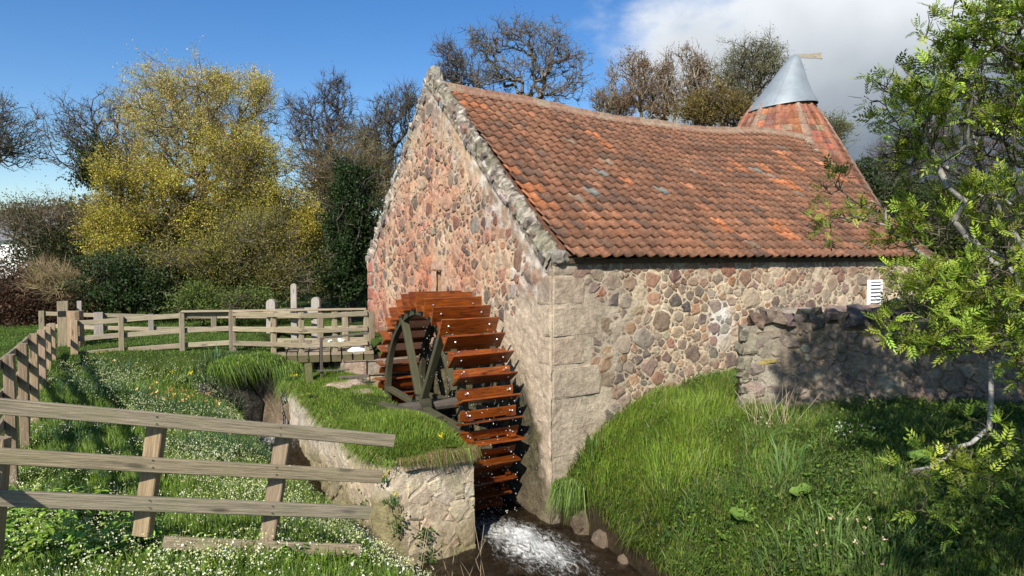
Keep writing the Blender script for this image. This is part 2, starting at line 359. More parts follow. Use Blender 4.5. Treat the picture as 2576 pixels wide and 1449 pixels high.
def gridlines(lo, hi, st, far):
    a = [lo]; s = st
    while a[-1] > -far: s *= 1.35; a.append(a[-1] - s)
    a = a[::-1] + list(np.arange(lo + st, hi, st)); s = st
    while a[-1] < far: s *= 1.35; a.append(a[-1] + s)
    return np.array(a)
gx, gy = gridlines(-5, 13, .11, 420), gridlines(-1, 19, .11, 420)
X, Y = np.meshgrid(gx, gy, indexing='ij')
Z = H(X, Y) + .018 * np.array([mnoise.noise((a*3, b*3, 0)) for a, b in zip(X.ravel(), Y.ravel())]).reshape(X.shape)
nx, ny = X.shape; idx = np.arange(nx * ny).reshape(nx, ny)
quads = np.stack([idx[:-1, :-1], idx[1:, :-1], idx[1:, 1:], idx[:-1, 1:]], -1).reshape(-1, 4)
link('ground', fast_mesh('ground', np.stack([X, Y, Z], -1).reshape(-1, 3), quads, None, True), M['ground'], kind='structure')
# water sheet of the stream; churned where the wheel throws it out
wx = np.arange(1.8, 6.7, .05); wy = np.concatenate([np.arange(-12, 4, .5), np.arange(4, 14.2, .05)])
X, Y = np.meshgrid(wx, wy, indexing='ij'); nx, ny = X.shape
d1 = np.hypot((X - (5.1 + (8.6 - Y) * .10)) / .75, (Y - 8.3) / 1.75); foam = np.clip(1.0 - d1 * .70, 0, .92)
d2 = np.hypot((X - 2.65) / .5, (Y - 13.4) / .8); foam = np.maximum(foam, np.clip(1.1 - d2 * .7, 0, 1))
foam = np.maximum(foam, .26 * (Y > 3) * (X > 4.2) * (Y < 8.7))
Z = np.array([mnoise.fractal((a*3.2, b*2.4, 0), 1.0, 2.0, 5) for a, b in zip(X.ravel(), Y.ravel())]).reshape(nx, ny)
rise = np.clip((Y - 9.6) / 3.6, 0, 1) * .85 * (X < 3.1)
Z = rise + Z * (.012 + .10 * foam) + .13 * foam ** 2
col = np.zeros((nx * ny, 3)); col[:, 0] = foam.ravel()
idx = np.arange(nx * ny).reshape(nx, ny)
quads = np.stack([idx[:-1, :-1], idx[1:, :-1], idx[1:, 1:], idx[:-1, 1:]], -1).reshape(-1, 4)
link('stream_water', fast_mesh('stream_water', np.stack([X, Y, Z], -1).reshape(-1, 3), quads, col, True), M['water'], kind='structure')
mb = MB(); mb.add([(3.1, 13.5, 1.62), (5.2, 13.5, 1.62), (5.2, 17.4, 1.66), (3.1, 17.4, 1.66)], [np.array([(0, 1, 2, 3)])], (0, 0, 0)); mb.obj('headrace_water', M['water'], kind='structure')

# ------------------------------------------------------------------ rubble stone layout (weighted cells)
def clip_poly(poly, p, n):
    out = []; m = len(poly)
    for i in range(m):
        a, b = poly[i], poly[(i+1) % m]; da = (a[0]-p[0])*n[0]+(a[1]-p[1])*n[1]; db = (b[0]-p[0])*n[0]+(b[1]-p[1])*n[1]
        if da <= 0: out.append(a)
        if (da < 0) != (db < 0) and abs(da - db) > 1e-12:
            t = da / (da - db); out.append((a[0]+(b[0]-a[0])*t, a[1]+(b[1]-a[1])*t))
    return out
def rubble(x0, x1, y0, y1, inside, radii, seed, gap=.02, flat=1.25, tries=400, rects=(), jag=.11, box=None):
    """irregular stones packed in a rectangle: list of (cx, cy, r, polygon); radii: list of (radius, wanted)"""
    rng = np.random.default_rng(seed); S = np.zeros((0, 3))
    for r, want in radii:
        got = 0; t = 0
        while got < want and t < want * tries // 10:
            t += 1; x, y = rng.uniform(x0, x1), rng.uniform(y0, y1); rr = r * rng.uniform(.8, 1.25)
            if not inside(x, y): continue
            if any(a - rr*.8 < x < b + rr*.8 and c - rr*.8 < y < d + rr*.8 for a, b, c, d in rects): continue
            if len(S):
                dd = np.hypot((S[:, 0]-x)/flat, S[:, 1]-y)
                if (dd < (S[:, 2]+rr) * .88).any(): continue
            S = np.vstack([S, (x, y, rr)]); got += 1
    out = []
    for i in range(len(S)):
        x, y, r = S[i]; q = 1.45 * r
        poly = [(x-q*flat, y-q), (x+q*flat, y-q), (x+q*flat, y+q), (x-q*flat, y+q)]
        d = np.hypot(S[:, 0]-x, S[:, 1]-y); near = np.argsort(d)[1:18]
        for j in near:
            v = np.array([S[j, 0]-x, S[j, 1]-y]); L = np.hypot(*v); n = v / L; t = r / (r + S[j, 2])
            p = np.array([x, y]) + v * t - n * gap * .5
            poly = clip_poly(poly, p, n)
            if len(poly) < 3: break
        for a, b, c, dd in rects:          # keep off dressed blocks
            for p, n in (((a-gap, 0), (1, 0)) if x < a else None, ((b+gap, 0), (-1, 0)) if x > b else None, ((0, c-gap), (0, 1)) if y < c else None, ((0, dd+gap), (0, -1)) if y > dd else None):
                pass
        if len(poly) < 3: continue
        P0 = np.array(poly); cen = P0.mean(0)
        # round corners once
        nxt = np.roll(P0, -1, 0); ch = np.empty((len(P0)*2, 2)); ch[0::2] = P0*.86+nxt*.14; ch[1::2] = P0*.14+nxt*.86
        ch = cen + (ch - cen) * (1 + rng.normal(0, jag, (len(ch), 1)))
        if box: ch = np.stack([np.clip(ch[:, 0], box[0], box[1]), np.clip(ch[:, 1], box[2], box[3])], 1)
        if len(ch) > 11: ch = ch[np.linspace(0, len(ch)-1, 11).astype(int)]
        out.append((cen[0], cen[1], r, ch))
    return out
def stone_piece(poly, to3, h, rng, back=-.03, tilt=.25):
    """a stone with a broken, bulging face; to3 maps (a, b, out) to the world"""
    n = len(poly); c = poly.mean(0); ta, tb = rng.normal(0, tilt, 2) * h
    r = np.abs(poly - c).max(0) + 1e-6
    def lev(s, hh, jit):
        q = c + (poly - c) * s; rel = (q - c) / r
        o = hh + rel[:, 0]*ta + rel[:, 1]*tb + rng.normal(0, jit, n)
        return [to3(a, b, k) for (a, b), k in zip(q, o)]
    V = lev(1.0, back, 0) + lev(.97, h*.45, h*.12) + lev(.72, h, h*.2)
    f = [(i, (i+1) % n, n+(i+1) % n, n+i) for i in range(n)] + [(n+i, n+(i+1) % n, 2*n+(i+1) % n, 2*n+i) for i in range(n)]
    return np.array(V), [np.array(f), np.array([[2*n+i for i in range(n)]])]
def add_stones(stones, to3, colf, hf, parent, mat, rng, keep, name='stone', pivot=None):
    """first `keep` stones nearest the viewer become objects, the others one joined part"""
    prep = []
    for (cx, cy, r, poly) in stones:
        V, f = stone_piece(poly, to3, hf(cx, cy, r), rng); c = colf(cx, cy, r)
        ext = np.ptp(poly, axis=0); cc = V.mean(0); d = np.linalg.norm(cc - np.array([0, 0, EYE]))
        prep.append((ext[0]*ext[1]/d**2, V, f, c))
    prep.sort(key=lambda t: -t[0]); rest = MB(); nr = 0
    for i, (s, V, f, c) in enumerate(prep):
        # flip faces if needed is left to the renderer (two sided)
        if i < keep: MB().add(V, f, c).obj(name, mat, parent)
        else: rest.add(V, f, c); nr += 1
    if nr: rest.obj('small_stones', mat, parent, kind='stuff')
def pick(rng, table):
    k = rng.random() * sum(w for w, _ in table)
    for w, c in table:
        k -= w
        if k <= 0: break
    return np.clip(np.array(c) * math.exp(rng.normal(0, .16)) * (1 + rng.normal(0, .06, 3)), .01, .9)

# ------------------------------------------------------------------ the mill
mill = thing('watermill', 'old rubble stone mill with sagging red pantile roof beside the stream', 'mill', (XG, YC, 0))
def gtop(y): return np.interp(y, [YC, YA - .22, YA, YA + .22, YL], [ZE + .02, ZA - .1, ZA + .02, ZA - .1, ZE - .05])
def mfield(a, b, c=0.): return mnoise.fractal((a, b, c), 1.0, 2.0, 5)
def lerp(a, b, t): return np.array(a) * (1 - t) + np.array(b) * t
def edge_dist(y, z):
    e = min(abs(y - YC) if z < ZE else 9, gtop(y) - z)
    return min(e, (YL - y) * .9 + .25)
def gable_mortar(y, z):
    n = mfield(y*.8, z*.8, 3); n2 = mfield(y*3.5, z*3.5, 8)
    c = lerp((.56, .40, .265), (.52, .27, .175), np.clip(.45 + n*1.2 + (y - 13)*.09 - max(0, z - 5.8)*.35, 0, 1))
    # the red weathered patch beside the slit window
    r = math.hypot((y - 13.45) / .7, (z - 3.8) / .85); c = lerp(c, (.56, .17, .075), float(np.clip(1.15 - r + n*.6, 0, .85)))
    g = float(np.clip(1.25 - edge_dist(y, z) / (1.05 if y < YA else .75) + n2*1.1 + n*.7, 0, 1)) if z > 3.3 else float(np.clip(1.2-(YL-y)/.4, 0, 1))
    n3 = mfield(y*7, z*7, 28); c = lerp(c, lerp((.17, .15, .125), (.56, .51, .44), float(np.clip(.45 + n2*1.2 + n3*1.3, 0, 1))), g * .9)
    if z < 3.6 and y < 11.2: c = lerp(c, (.50, .41, .30), float(np.clip((3.8 - z) / .5, 0, 1)))
    # wet and mossy where the wheel throws water
    ww = float(np.clip((2.5 + n*.5 - z + min(0, (y - 9.7)) * .8) / .4, 0, 1)) * float(np.clip((y - 8.80 - .42*min(1, max(0, (z - .7)/1.3)) + n2 * .2) / .15, 0, 1))
    c = lerp(c, lerp((.025, .025, .015), (.085, .08, .035), float(np.clip(.5 + n2*1.5, 0, 1))), ww * .96)
    low = float(np.clip((.75 - z + n * .3) / .5, 0, 1)); c = lerp(c, (.13, .105, .065), low * .8)
    return c * (1 + .16*n2)
def side_mortar(x, z):
    n = mfield(x*.7, z*.8, 13); n2 = mfield(x*3.2, z*3.2, 18)
    c = lerp((.70, .58, .40), (.52, .42, .30), float(np.clip(.5 + n*1.3, 0, 1)))
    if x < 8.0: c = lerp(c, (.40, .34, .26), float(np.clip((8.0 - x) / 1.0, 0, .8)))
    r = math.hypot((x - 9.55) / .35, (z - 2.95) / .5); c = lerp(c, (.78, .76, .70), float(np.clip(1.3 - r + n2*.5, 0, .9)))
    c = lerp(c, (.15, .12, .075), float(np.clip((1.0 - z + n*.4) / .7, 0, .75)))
    return c * (1 + .16*n2)
def wall_grid(name, a0, a1, step, bot, topf, to3, colf, mat, parent, amp=.02, hole=None):
    A = np.arange(a0, a1 + 1e-6, step); A[-1] = a1; rows = int((max(topf(a) for a in A) - bot) / step)
    V = []; c = []
    for a in A:
        t = topf(a)
        for j in range(rows + 1):
            z = bot + (t - bot) * j / rows
            o = amp * (mfield(a*4, z*4, 1) + .6 * mfield(a*1.1, z*1.1, 5)); V.append(to3(a, z, o)); c.append(colf(a, z))
    na = len(A); idx = np.arange(na * (rows+1)).reshape(na, rows+1)
    q = np.stack([idx[:-1, :-1], idx[1:, :-1], idx[1:, 1:], idx[:-1, 1:]], -1).reshape(-1, 4)
    if hole:
        VV = np.array(V); ctr = VV[q].mean(1); q = q[[not hole(p) for p in ctr]]
    return link(name, fast_mesh(name, V, q, np.array(c), True), mat, parent)
gto3 = lambda y, z, o: (XG - o, y, z)
sto3 = lambda x, z, o: (x, YC - o, z)
SLIT = (12.82, 13.10, 3.05, 3.90)
gable = wall_grid('gable_wall', YC, YL, .055, -.5, gtop, gto3, gable_mortar, M['mortar'], mill, .028,
                  hole=lambda p: SLIT[0] < p[1] < SLIT[1] and SLIT[2] < p[2] < SLIT[3])
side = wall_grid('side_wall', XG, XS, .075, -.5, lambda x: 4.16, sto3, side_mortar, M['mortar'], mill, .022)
# solid body behind the faces: slit reveals, back, interior darkness
mb = MB(); inx = XG + .45
mb.add([(XG-.01, SLIT[0], SLIT[2]), (inx, SLIT[0]+.02, SLIT[2]), (inx, SLIT[0]+.02, SLIT[3]), (XG+.05, SLIT[0], SLIT[3]),
        (XG+.05, SLIT[1], SLIT[2]), (inx, SLIT[1], SLIT[2]), (inx, SLIT[1], SLIT[3]), (XG+.05, SLIT[1], SLIT[3])],
       [np.array([(0, 1, 2, 3), (4, 7, 6, 5), (3, 2, 6, 7), (0, 4, 5, 1)])], (.5, .33, .2)); mb.obj('slit_window_reveal', M['mortar'], gable)
mb = MB(); mb.add([(inx, YC+.4, 0), (inx, YL-.4, 0), (inx, YL-.4, ZE-.2), (inx, YA, ZA-.6), (inx, YC+.4, ZE-.2)], [np.array([(0, 1, 2, 3, 4)])]); mb.obj('inner_wall', M['dark'], mill)
mb = MB(); mb.add([(XS, YC, -.4), (XE, YL, -.4), (XE, YL, ZE), (XE, YA, ZA-.25), (XS, YC, ZE), (XG+.03, YL, -.4), (XG+.03, YL, ZE)],
       [np.array([(0, 1, 2, 3, 4)]), np.array([(5, 6, 2, 1)])], (.42, .34, .25)); mb.obj('rear_wall', M['mortar'], mill)
rs = np.random.default_rng(5)
GST = [(3, (.15, .11, .095)), (2, (.11, .09, .085)), (2, (.22, .10, .07)), (2, (.27, .15, .105)), (1.2, (.20, .17, .13)), (1, (.10, .10, .085)), (2.2, (.42, .22, .14)), (1, (.34, .30, .25))]
def gcol(y, z, r):
    c = pick(rs, GST)
    if z < 3.2 and y > 13.2: c = pick(rs, [(2, (.34, .14, .10)), (1, (.25, .15, .12))])
    m = gable_mortar(y, z); k = rs.choice([rs.uniform(.0, .15), rs.uniform(.45, .9)], p=[.66, .34])
    if edge_dist(y, z) < .75: k = rs.uniform(.15, .8)
    if m.sum() < .35: k = .85
    return lerp(c, m, k)
def gin(y, z):
    if z > gtop(y) - (.75 if y < YA else .4) - .15 * math.sin(y*5) or y > YL - .12 or z < 2.0: return False
    if z < ZE and y < YC + np.interp(z, [2, 3, 4.2], [1.7, 1.1, .55]) + .2*math.sin(z*6): return False
    if z < 3.2 and 9 < y < 13.1: return False
    if SLIT[0] - .22 < y < SLIT[1] + .24 and SLIT[2] < z < SLIT[3] + .3: return False
    if z > 6.6 and rs.random() < .45: return False
    return True
gst = rubble(YC, YL, 2.0, 7.6, gin, [(.16, 16), (.125, 60), (.095, 110), (.065, 190), (.042, 300), (.03, 200)], 3, gap=.04, flat=.85)
add_stones(gst, gto3, gcol, lambda y, z, r: .012 + r * .07, gable, M['gable_stone'], rs, 135)
# dressed surrounds of the slit
for (y0, y1, z0, z1) in ((SLIT[1]+.005, SLIT[1]+.28, 2.95, 3.89), (SLIT[0]-.19, SLIT[0]-.005, 2.95, 3.89), (SLIT[0]-.2, SLIT[1]+.25, 3.91, 4.14)):
    pg = np.array([(y0+.01, z0), (y1-.01, z0), (y1, z0+.02), (y1, z1-.02), (y1-.01, z1), (y0+.01, z1), (y0, z1-.02), (y0, z0+.02)])
    V, f = stone_piece(pg, gto3, .010, rs, tilt=.02); MB().add(V, f, (.50, .33, .235)).obj('dressed_stone', M['stone'], gable)
SST = [(4, (.17, .11, .09)), (3, (.26, .17, .125)), (2, (.14, .11, .10)), (1.2, (.33, .19, .10)), (2, (.25, .21, .165)), (1, (.33, .16, .11)), (.5, (.12, .11, .10))]
def scol(x, z, r):
    c = pick(rs, SST)
    if z > 3.6: c = lerp(c, (.36, .17, .09), rs.uniform(0, .45))
    return lerp(c, side_mortar(x, z), rs.uniform(0.0, .32) if rs.random() < .8 else rs.uniform(.5, .85))
GRASSL = lambda x: np.interp(x, [XG, 6.0, 7.28, 8.44, 10.2], [-.1, .5, 1.35, 1.7, 1.8])
def sin_(x, z):
    if z > 4.08 or z < GRASSL(x) or x > XS - .2: return False
    if x < 6.95 + .25 * math.sin(z * 4.2) - (.35 if z > 3.5 else 0): return False
    if 13.85 < x < 14.55 and 3.0 < z < 3.85: return False
    if z < 2.1 and x > 10.6: return False
    return True
sst = rubble(XG, XS, .8, 4.12, sin_, [(.17, 12), (.135, 60), (.10, 170), (.075, 330), (.05, 600), (.033, 600)], 4, gap=.026, flat=1.25)
add_stones(sst, sto3, scol, lambda x, z, r: .008 + r * .06, side, M['wall_stone'], rs, 150)
# quoins: big dressed blocks wrapping the near corner, half lost in harling
z = -.35; k = 0; rq = np.random.default_rng(9)
while z < 4.05:
    h = rq.uniform(.36, .55); h = min(h, 4.18 - z); a = (.95 if k % 2 else .62) * rq.uniform(.9, 1.15); b = (.26 if k % 2 else .40) * rq.uniform(.9, 1.1); o = rq.uniform(.005, .014)
    # ring of the block: gable side end -> corner -> long side end
    pts = [(XG - o*.2, YC + b), (XG - o, YC + b - .05), (XG - o, YC + .06), (XG - o + .05, YC - o + .0), (XG + a - .05, YC - o), (XG + a, YC - o * .2)]
    mb = MB(); V = []
    for zz, s in ((z+.008, .0), (z+.04, 1), (z+h*.5, 1.15), (z+h-.04, 1), (z+h-.008, .0)):
        for (x, y) in pts:
            ox = (XG - x) * (1 - s) if x < XG else 0; oy = (YC - y) * (1 - s) if y < YC else 0
            V.append((x + ox * .9 + rq.normal(0, .005), y + oy * .9 + rq.normal(0, .005), zz + rq.normal(0, .012)))
    f = [(r*6+i, r*6+i+1, (r+1)*6+i+1, (r+1)*6+i) for r in range(4) for i in range(5)]
    V = np.array(V); n2 = mfield(z, k*3.)
    base = lerp((.40, .335, .25), (.46, .32, .24), float(np.clip(.4 + n2*2, 0, 1))) * rq.uniform(.85, 1.12)
    cl = np.array([lerp(base, gable_mortar(v[1], v[2]) if v[0] < XG + .02 else side_mortar(v[0], v[2]), rq.uniform(.5, .75) if v[0] > XG+.02 else .85) for v in V])
    mb.add(V, [np.array(f)], cl).obj('quoin_stone', M['mortar'], mill, smooth=False); z += h; k += 1
# red dressed blocks on the far corner of the gable
z = 1.5; k = 0
while z < 3.9:
    h = rq.uniform(.26, .4); b = (.45 if k % 2 else .28); pg = np.array([(YL-b, z+.02), (YL-.03, z+.02), (YL-.02, z+h-.02), (YL-b+.01, z+h-.02)])
    V, f = stone_piece(pg, gto3, .03, rq, tilt=.1); MB().add(V, f, np.array((.40, .17, .12)) * rq.uniform(.8, 1.15)).obj('quoin_stone', M['stone'], mill); z += h; k += 1
# weathered harled skew along the gable head, with slabs showing through
def skew(y0, z0, y1, z1, xa, xb, seed, amp=.05, drop=.40, sh=0.):
    d = np.array([y1-y0, z1-z0]); L = np.hypot(*d); d /= L; nn = np.array([-d[1], d[0]])
    if nn[1] < 0: nn = -nn
    prof = [(xa - .004, -drop), (xa - .03, -drop*.7), (xa - .045, -drop*.35), (xa - .045, -.06), (xa - .03, .02), (xa + .04, .065), ((xa+xb)/2, .085), (xb - .04, .06), (xb, .0), (xb + .02, -.06)]
    V = []; cl = []; n = int(L/.03)
    for i in range(n+1):
        s = L*i/n
        for k, (x, o) in enumerate(prof):
            e = mfield(s*2.6, x*3+o*4, seed) * amp*1.1 + mfield(s*13, x*16+o*16, seed+3) * amp*1.1; 
            if k == 0: e = 0
            p = np.array([y0, z0]) + d*s + nn*(o + (e if k > 3 else 0)); V.append((x - (e if k <= 4 else 0) - sh*(1 - s/L), p[0], p[1]))
            q = mfield(s*5.5, o*7+x*6, seed+7); q2 = mfield(s*.9, 2., seed+9)
            q3 = mfield(s*17, o*22+x*19, seed+5); c = lerp((.12, .105, .085), (.50, .45, .37), float(np.clip(.40 + q*1.1 + q3*2.0, 0, 1)));
            if q2 > .12: c = lerp(c, (.20, .19, .12), .6)
            if k < 3: c = lerp(c, gable_mortar(p[0], p[1]), (.8, .5, .2)[k])
            cl.append(c)
    m = len(prof); f = [(i*m+k, i*m+k+1, (i+1)*m+k+1, (i+1)*m+k) for i in range(n) for k in range(m-1)]
    sk = MB().add(V, [np.array(f)], np.array(cl)).obj('skew_coping', M['mortar'], mill)
    r = np.random.default_rng(seed); s = .1
    while s < L - .2:
        w = r.uniform(.10, .30); hh = r.uniform(.05, .12); pg = np.array([(s, 0), (s+w*.5, -.01), (s+w, .01), (s+w*1.02, hh), (s+w*.5, hh*1.15), (s+.01, hh)]) + r.normal(0, .008, (6, 2)); oo = r.uniform(-.26, -.05)
        V, f = stone_piece(pg, lambda a, b, o: (xa - .05 - o - sh*(1 - a/L), *(np.array([y0, z0]) + d*a + nn*(oo + b))), .02, r, back=-.05); c = pick(r, [(2, (.17, .14, .13)), (2, (.30, .27, .24)), (1, (.48, .46, .42)), (1, (.24, .15, .13))])
        MB().add(V, f, c).obj('skew_stone', M['stone'], sk); s += w*r.uniform(1.0, 2.6)
skew(YC - .02, ZE - .03, YA - .02, ZA + .0, XG, XG + .21, 1, drop=.26)
skew(YL - .02, ZE - .1, YA + .02, ZA + .0, XG, XG + .21, 2, drop=.26)
skew(YC - .05, ZE - .02, YA, 7.72, XE - .25, XE + .05, 3, drop=.1, sh=XE - XS)
import bmesh as _bm
def rock(name, c, s, col, mat, parent=None, seed=0, sub=2, rough=.22, rot=0.):
    bm = _bm.new(); _bm.ops.create_icosphere(bm, subdivisions=sub, radius=1.0); V = np.array([v.co[:] for v in bm.verts]); Fc = np.array([[v.index for v in f_.verts] for f_ in bm.faces]); bm.free()
    for i, v in enumerate(V):
        k = 1 + rough * mnoise.noise(Vector(v)*1.3 + Vector((seed*3.1, 0, 0))) * 2 + rough*.9*mnoise.noise(Vector(v)*3 + Vector((seed, 5, 0)))
        V[i] = np.sign(v) * np.abs(v)**.8 * k
    V = V * np.array(s); cr, sr = math.cos(rot), math.sin(rot); V = np.stack([V[:, 0]*cr - V[:, 1]*sr, V[:, 0]*sr + V[:, 1]*cr, V[:, 2]], 1) + np.array(c)
    return MB().add(V, [Fc], col).obj(name, mat, parent, smooth=False)
rock('skew_putt', (XG + .11, YC + .02, ZE - .02), (.17, .13, .13), (.27, .25, .21), M['mortar'], mill, seed=8, sub=3, rough=.14)
rock('skew_putt', (XG + .11, YL - .02, ZE - .08), (.17, .13, .13), (.27, .25, .21), M['mortar'], mill, seed=9, sub=3, rough=.14)
rock('apex_stone', (XG + .10, YA, ZA - .10), (.15, .24, .30), (.30, .28, .23), M['mortar'], mill, seed=3, sub=3, rough=.16)

# ---- roof: real pantiles
RX0, RX1 = XG + .26, XE - .12; ncol = 49; tw = (RX1 - RX0) / ncol
EV = np.array([YC - .17, 4.17]); RD = np.array([YA - .08, 7.74]); dS = RD - EV; LS = np.hypot(*dS); u2 = dS / LS; n2_ = np.array([-u2[1], u2[0]])
nrow = 22; tl = LS / nrow
def verge(s): return XS - .1 + (XE - XS) * s / LS
def sag(x): t = (x - RX0) / (RX1 - RX0); return -.20 * math.sin(math.pi * min(1, t * 1.08)) + .05 * math.sin(9 * t) * t - .05 * t
def rpos(x, s, o):
    k = s / LS; b = EV + u2 * s + n2_ * o; return (x, b[0], b[1] + sag(x) * max(k, 0.) ** 1.3 + .025 * math.sin(x * 1.7) * math.sin(s * 1.3))
PROF = [(-.06, .018), (.04, .034), (.16, .030), (.28, .012), (.42, -.006), (.58, -.010), (.74, -.004), (.88, .010), (1.0, .022)]
def tile_piece(i, j, rng):
    x = RX0 + i*tw; s = j*tl; ln = tl * 1.12; sk = rng.normal(0, .004); lift = .026 + abs(rng.normal(0, .005)); V = []
    wv = tw * (1 + 0)
    for (ss, o) in ((s, lift + .006), (s + ln, -.004)):
        for (px, pz) in PROF: V.append(rpos(x + px*wv + sk * (1 if ss == s else 0), ss + (sk if ss == s else 0), pz*1.25 + o + .02))
    n = len(PROF)
    for (px, pz) in PROF: V.append(rpos(x + px*wv + sk, s + sk + .002, pz*1.25 + lift + .02 - .024))
    f = [(k, k+1, n+k+1, n+k) for k in range(n-1)] + [(2*n+k, 2*n+k+1, k+1, k) for k in range(n-1)]
    return np.array(V), np.array(f)
rt = np.random.default_rng(21)
centers = {}
for i in range(ncol):
    for j in range(nrow): centers[(i, j)] = proj(rpos(RX0 + (i+.5)*tw, (j+.5)*tl, .03))
def nearest_tile(u, v): return min(centers, key=lambda k: (centers[k][0]-u)**2 + (centers[k][1]-v)**2)
orange = {}; glass = set()
for (u, v) in ((1515, 437), (1487, 475), (1657, 483), (1905, 425)): glass.add(nearest_tile(u, v))
for (u, v, a, b) in ((1515, 365, 1, 3), (1577, 455, 1, 1), (1305, 490, 2, 1), (1315, 497, 1, 1), (1870, 425, 1, 2), (1925, 430, 1, 2), (1960, 463, 3, 1), (2010, 430, 1, 4), (1990, 470, 2, 1),
                     (1985, 605, 1, 3), (1965, 600, 1, 2), (2110, 450, 1, 2), (1830, 570, 1, 2), (1135, 240, 2, 1), (1160, 250, 3, 1), (1310, 500, 1, 1), (1130, 560, 1, 1), (1225, 632, 2, 1)):
    i, j = nearest_tile(u, v)
    for da in range(a):
        for db in range(b): orange[(i+da, j+db)] = 1
tiles = []
for i in range(ncol):
    for j in range(nrow):
        if RX0 + (i+1)*tw > verge((j+.5)*tl) + .12: continue
        V, f = tile_piece(i, j, rt); uu, vv, d = centers[(i, j)]
        if (i, j) in glass: c = (.28, .30, .29)
        elif (i, j) in orange: c = np.array((.46, .165, .075)) * math.exp(rt.normal(0, .15))
        else:
            r = rt.random(); g = .5 + .5 * mfield(i*.12, j*.2, 4) * 1.6
            c = lerp((.215, .103, .066), (.285, .128, .074), g)
            if r < .05: c = np.array((.36, .15, .085))
            elif r < .2: c = np.array((.165, .09, .065))
            elif r < .22: c = np.array((.24, .165, .12))
            if j >= nrow - 2: c = lerp(c, (.33, .15, .09), .5)
            c = c * math.exp(rt.normal(0, .16))
        tiles.append((d, V, f, np.array(c) * np.array((.84, .94, .97)), (i, j)))
tiles.sort(key=lambda t: t[0]); roof = MB().box((0, 0, 0), (0, 0, 0)); 
# roof deck below the tiles (both slopes), boards dark
mb = MB(); V = []; XD = np.linspace(RX0 - .1, RX1 + .1, 30)
for x in XD:
    V += [rpos(min(x, verge(.1)), .1, -.03), rpos(x, LS, -.03), (x, YL + .15, 4.1)]
f = [(i*3+k, i*3+k+1, (i+1)*3+k+1, (i+1)*3+k) for i in range(29) for k in range(2)]
deck = mb.add(V, [np.array(f)], (.16, .08, .055)).obj('roof', M['tile'], mill)
rest = MB(); 
for n, (d, V, f, c, ij) in enumerate(tiles):
    if n < 292 or ij in glass:
        o = MB().add(V, [f], c).obj('roof_tile', M['tile'], deck, smooth=True)
        if ij in glass: o.name = 'glass_tile'; o.data.materials.clear(); o.data.materials.append(M['glass'])
    else: rest.add(V, [f], c)
rest.obj('far_roof_tiles', M['tile'], deck, smooth=True, kind='stuff')
# lime fillet and ridge stones
for i in range(26):
    x0 = RX0 - .05 + (RX1 - RX0 + .1) * i / 26; x1 = RX0 - .05 + (RX1 - RX0 + .1) * (i+1) / 26 - .01; V = []
    hh = rt.normal(0, .008)
    for x in (x0, x1):
        for (s, o) in ((LS - .17, .05), (LS - .13, .085), (LS - .02, .10), (LS + .05, .155 + hh), (LS + .16, .16 + hh), (LS + .22, .05)):
            p = rpos(x, s if s < LS + .04 else LS + .04, o); V.append((p[0], p[1] + max(0, s - LS - .04), p[2]))
    f = [(k, k+1, 6+k+1, 6+k) for k in range(5)]
    c = lerp((.34, .26, .18), (.30, .15, .10), rt.random() * .8)
    MB().add(V, [np.array(f), np.array([[0, 1, 2, 3, 4, 5]]), np.array([[6, 7, 8, 9, 10, 11]])], c).obj('ridge_stone', M['stone'], deck)
# dark wall head under the eaves
MB().box((XG+.1, YC-.05, 4.09), (XS-.1, YC+.2, 4.17), (.12, .08, .05)).obj('wall_plate', M['stone'], mill)
# louvred vent
vf = MB(); x0, x1, z0, z1 = 13.98, 14.46, 3.12, 3.70; y = YC - .045
vf.box((x0, y-.03, z0), (x0+.05, y+.03, z1)); vf.box((x1-.05, y-.03, z0), (x1, y+.03, z1)); vf.box((x0+.052, y-.028, z1-.05), (x1-.052, y+.03, z1-.002)); vf.box((x0+.052, y-.028, z0+.002), (x1-.052, y+.03, z0+.05))
vent = vf.obj('louvre_vent', M['white_paint'], mill)
MB().box((x0+.04, y+.02, z0+.04), (x1-.04, y+.035, z1-.04)).obj('vent_recess', M['dark'], vent)
for k in range(6):
    zz = z0 + .075 + k*.078; V = [(x0+.06, y-.028, zz), (x1-.06, y-.028, zz), (x1-.06, y+.012, zz+.05), (x0+.06, y+.012, zz+.05), (x0+.06, y-.034, zz+.008), (x1-.06, y-.034, zz+.008), (x1-.06, y+.006, zz+.058), (x0+.06, y+.006, zz+.058)]
    MB().add(V, [np.array([(0, 1, 2, 3), (4, 5, 6, 7), (0, 1, 5, 4), (3, 2, 6, 7)])]).obj('slat', M['white_paint'], vent)

# ------------------------------------------------------------------ kiln
KX, KY = 21.5, 16.9
kiln = thing('kiln', 'conical red tiled kiln roof with grey metal cowl rising behind the mill', 'kiln', (KX, KY, 2))
def krad(z): return np.interp(z, [2, 4.2, 5.5, 7.55, 9.9], [4.5, 4.35, 3.5, 2.36, 1.02])
V = []; n = 40
for z in (1.8, 4.25):
    for k in range(n): t = 2*math.pi*k/n; V.append((KX + 4.2*math.cos(t), KY + 4.2*math.sin(t), z))
f = [(k, (k+1) % n, n+(k+1) % n, n+k) for k in range(n)]; MB().add(V, [np.array(f)], (.40, .32, .24)).obj('kiln_wall', M['mortar'], kiln)
V = []; zs = np.linspace(4.1, 9.75, 10)
for z in zs:
    for k in range(n): t = 2*math.pi*k/n; V.append((KX + (krad(z)-.05)*math.cos(t), KY + (krad(z)-.05)*math.sin(t), z))
f = [(r*n+k, r*n+(k+1) % n, (r+1)*n+(k+1) % n, (r+1)*n+k) for r in range(9) for k in range(n)]
kc = MB().add(V, [np.array(f)], (.22, .10, .07)).obj('kiln_roof', M['tile'], kiln)
kt = []; rk = np.random.default_rng(31); nt_ = 36; NR = 25
